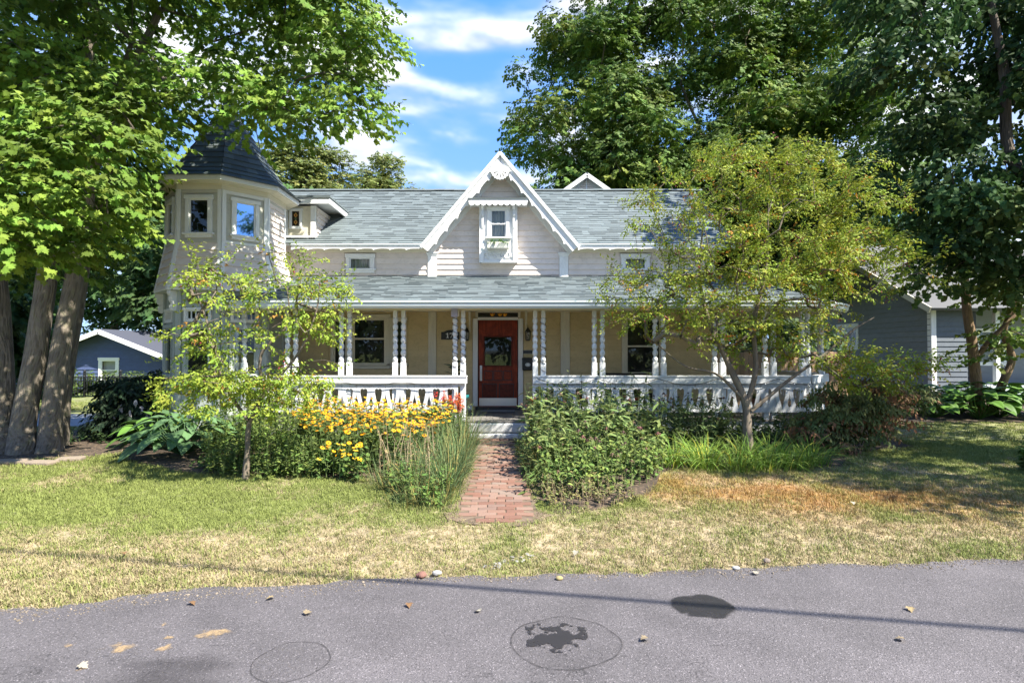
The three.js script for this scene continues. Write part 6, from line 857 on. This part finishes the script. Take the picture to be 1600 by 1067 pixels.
// ---------------------------------------------------------------- grass and litter
{
  const r = rng(1001), bladeG = (seed, n, l, rad) => { const q = rng(seed), L = []; for (let i = 0; i < n; i++) { const a = q() * 6.283, h = l * rr(0.55, 1.2, q), b = rr(0.2, 0.9, q), w = rr(0.0035, 0.006, q), c = Math.cos(a), s = Math.sin(a), x = rr(-rad, rad, q), z = rr(-rad, rad, q), P = (t, k) => V(x + c * b * h * t * t - s * w * k * (1 - t * 0.75), h * t * (1 - 0.35 * b * t), z + s * b * h * t * t + c * w * k * (1 - t * 0.75)); const p = [P(0, -1), P(0, 1), P(0.55, 1), P(0, -1), P(0.55, 1), P(0.55, -1), P(0.55, -1), P(0.55, 1), P(1, 0)]; const g = new THREE.BufferGeometry().setFromPoints(p); g.computeVertexNormals(); L.push(g); } return merge(L); };
  const G = [bladeG(1, 16, 0.042, 0.06), bladeG(2, 14, 0.055, 0.07), bladeG(3, 14, 0.034, 0.06)], C = G.map(() => new Copies());
  const bare = (x, d) => beds.some((b) => inside(x, d, b)) || (d > 5.56 && d < 10.8 && Math.abs(x - pathMid(d)) < pathHalf(d) - 0.01 - 0.25 * Math.max(0, 5.8 - d)) || (x < -8.8 && d > 12.4 && d < 15.7);
  const put = (x, d, k = 1) => { if (bare(x, d) || -d > edgeZ(x) + 0.0) return; const L = lawnLook(x, -d), dry = r() < L.dry * 0.75 ? rr(0.6, 1, r) : L.dry * 0.3 * r(), rust = r() < L.rust ? L.rust : L.rust * 0.4, v = rr(0.75, 1.25, r); if (r() < L.dry * 0.4) return; const c = [0, 1, 2].map((i) => lerp(lerp(GREEN[i] * 1.15, STRAW[i], dry), RUST[i] * 1.1, rust) * v); C[Math.floor(r() * 3)].add(V(x, 0, -d), eul(rr(-0.15, 0.15, r) - dry * 0.5 * r(), r() * 6.3, rr(-0.15, 0.15, r) + dry * 0.5 * r()), rr(0.5, 1.05, r) * (0.75 + 0.6 * L.n) * k * (1 - 0.25 * dry), lin(...c)); };
  for (let i = 0; i < 80000; i++) { const d = 3.6 + 7 * Math.pow(r(), 1.4), x = rr(-1.05, 1.05, r) * d * 0.98; put(x, d); }
  for (let i = 0; i < 26000; i++) { const d = rr(8.5, 19, r), x = rr(-1, 1, r) * d; if (Math.abs(x) > 5 || d < 10.6) put(x, d, 1.25); }
  const t = thing('grass', 'short lawn grass, green to the left and dry tan and rust coloured to the right', 'grass', [0, 0, 0], 0, undefined, 'stuff'); C.forEach((q, i) => q.build(['grass_tuft', 'long_grass_tuft', 'short_grass_tuft'][i], G[i], leafMat([1, 1, 1], 0.3), t, 'stuff'));
  for (let i = 0; i < 500; i++) { const d = 5.45 + 5 * Math.pow(r(), 1.5), x = pathMid(d) + (r() < 0.7 ? (r() < 0.5 ? -1 : 1) * pathHalf(d) * rr(0.8, 1.25, r) : rr(-0.4, 0.4, r)); C[2].add(V(x, 0.015, -d), eul(0, r() * 6.3, 0), rr(0.3, 0.7, r), lin(0.16, 0.22, 0.05)); }
  const verge = thing('gravel_verge', 'thin strip of grit and dry crumbs along the edge of the asphalt', 'gravel', [0, 0, 0], 0, undefined, 'stuff'), GC = new Copies(); for (let i = 0; i < 5200; i++) { const x = rr(-5.5, 6.5, r), o = (r() + r() + r() - 1.25) * 0.1 * (0.5 + vnoise(x * 1.7, 5) * 1.3), v = rr(0.5, 1.25, r); GC.add(V(x, o > 0 ? 0.016 : 0.006, edgeZ(x) + o), eul(r() * 6, r() * 6, 0), rr(0.2, 0.75, r) * (r() < 0.06 ? 1.9 : 1), lin(0.2 * v, 0.165 * v, 0.125 * v)); } GC.build('grit', new THREE.IcosahedronGeometry(0.008, 0).scale(1.2, 0.7, 1), std([1, 1, 1], { roughness: 1 }), verge, 'stuff');
  for (let i = 0; i < 420; i++) { const x = rr(-5, 6, r); if (vnoise(x * 2.3, 9) > 0.5) put(x, -edgeZ(x) + rr(0, 0.1, r), 1.1); }
  // stones and fallen leaves
  const stone = (px, py, k, c, label) => { const p = onGround(px, py), g = new THREE.IcosahedronGeometry(0.026 * k, 2), q = g.attributes.position; for (let i = 0; i < q.count; i++) { const n = 0.75 + 0.5 * vnoise(q.getX(i) * 30 + px, q.getY(i) * 30, q.getZ(i) * 30); q.setXYZ(i, q.getX(i) * n * 1.3, q.getY(i) * n * 0.75, q.getZ(i) * n); } g.computeVertexNormals(); const m = top('stone', g, std(c, { map: paintTex, roughness: 0.9 }), label, 'stone'); m.position.set(p.x, 0.02 * k + 0.01, p.z); };
  stone(683, 899, 1.1, [0.36, 0.35, 0.33], 'white stone at the road edge left of the path'); stone(660, 903, 1.2, [0.2, 0.1, 0.075], 'reddish brick fragment beside the white stone at the road edge'); stone(873, 906, 0.8, [0.3, 0.24, 0.11], 'small yellowish pebble on the road below the path'); stone(1148, 890, 0.8, [0.34, 0.34, 0.33], 'pale stone on the road edge above the wet patch'); stone(1196, 880, 1.0, [0.2, 0.16, 0.13], 'brown stone in the grass at the road edge right of the wet patch');
  const lf = fan(mapleOutline(0.055), 0.3, 0.3), cs = [[0.3, 0.23, 0.12], [0.24, 0.19, 0.12], [0.32, 0.29, 0.23], [0.19, 0.11, 0.055]].map((c) => leafMat(c, 0.2)); let proto;
  [[1416, 952], [1408, 1002], [750, 958], [196, 870], [55, 846], [478, 962], [130, 1042], [640, 946], [1244, 842], [1380, 838], [900, 868], [560, 806], [430, 936], [1010, 1000], [1180, 900], [300, 944], [735, 890], [1530, 780], [1330, 790], [960, 830]].forEach(([x, y], i) => { const p = onGround(x, y), m = new THREE.Mesh(lf, cs[i % 4]); m.name = numbered('fallen_leaf'); scene.add(m); const road = -p.z < -edgeZ(p.x); tag(m, road ? 'dry fallen leaf lying on the asphalt' : 'dry fallen leaf lying on the lawn', 'leaf', road ? 'fallen leaves on the road' : 'fallen leaves on the lawn'); m.position.set(p.x, road ? 0.03 : 0.05, p.z); m.rotation.set(rr(-0.3, 0.3, r), r() * 6.3, rr(-0.3, 0.3, r)); });
  // pale crumbled patch of concrete in the verge, flat stones by the maple
  const rub = thing('concrete_rubble', 'patch of pale crumbled concrete in the dry grass at the road edge', 'rubble', [0, 0, 0], 0, undefined, 'stuff'), rl = []; for (let i = 0; i < 26; i++) { const u = rr(-1, 1, r), p = onGround(796 + u * 34 + rr(-8, 8, r), 877 - u * 9 + rr(-6, 6, r)), q = new THREE.IcosahedronGeometry(rr(0.006, 0.02, r), 0).scale(1.3, 0.5, 1).rotateY(r() * 6).translate(p.x, 0.012, p.z); rl.push(q.index ? q.toNonIndexed() : q); } part('crumbs', merge(rl), std([0.22, 0.21, 0.19]), rub);
  [[20, 724, 'left'], [66, 726, 'middle'], [112, 720, 'right']].forEach(([x, y, w], i) => { const p = onGround(x, y), g = rbox(0.52 - 0.08 * i, 0.07, 0.22, 0, 0.03, 0, 0.03), m = top('edging_stone', g, std([0.25, 0.2, 0.15], { map: paintTex, bumpMap: barkBump, bumpScale: 0.01, roughness: 0.95 }), ['leftmost flat tan edging stone at the foot of the maple', 'middle flat tan edging stone at the foot of the maple', 'rightmost flat tan edging stone at the foot of the maple'][i], 'edging stone'); m.position.set(p.x, 0.0, p.z); m.rotation.y = [0.1, -0.08, 0.3][i]; });
}

{ // trees across the street, behind the photographer: what the window panes mirror
  const r = rng(1500), t = thing('far_wood', 'dark line of trees on the far side of the street', 'wood', [0, 0, 0], 0, undefined, 'stuff'), tg = []; for (let i = 0; i < 150; i++) tg.push(V(rr(-48, 48, r), rr(0.5, 6.8, r), rr(27, 32, r))); const C = new Copies(); foliate(C, tg, { per: 20, rad: 2.0, s: [2, 3.4], r, color: (q) => { const k = rr(0.7, 1.1, q); return [k, k, k]; } }); C.build('foliage', SP.mapleFar, leafMat([0.06, 0.11, 0.035], 0.3), t, 'stuff');
}

scene.traverse((o) => { if (o.isMesh) { o.castShadow = true; o.receiveShadow = true; } });
renderer.render(scene, camera);
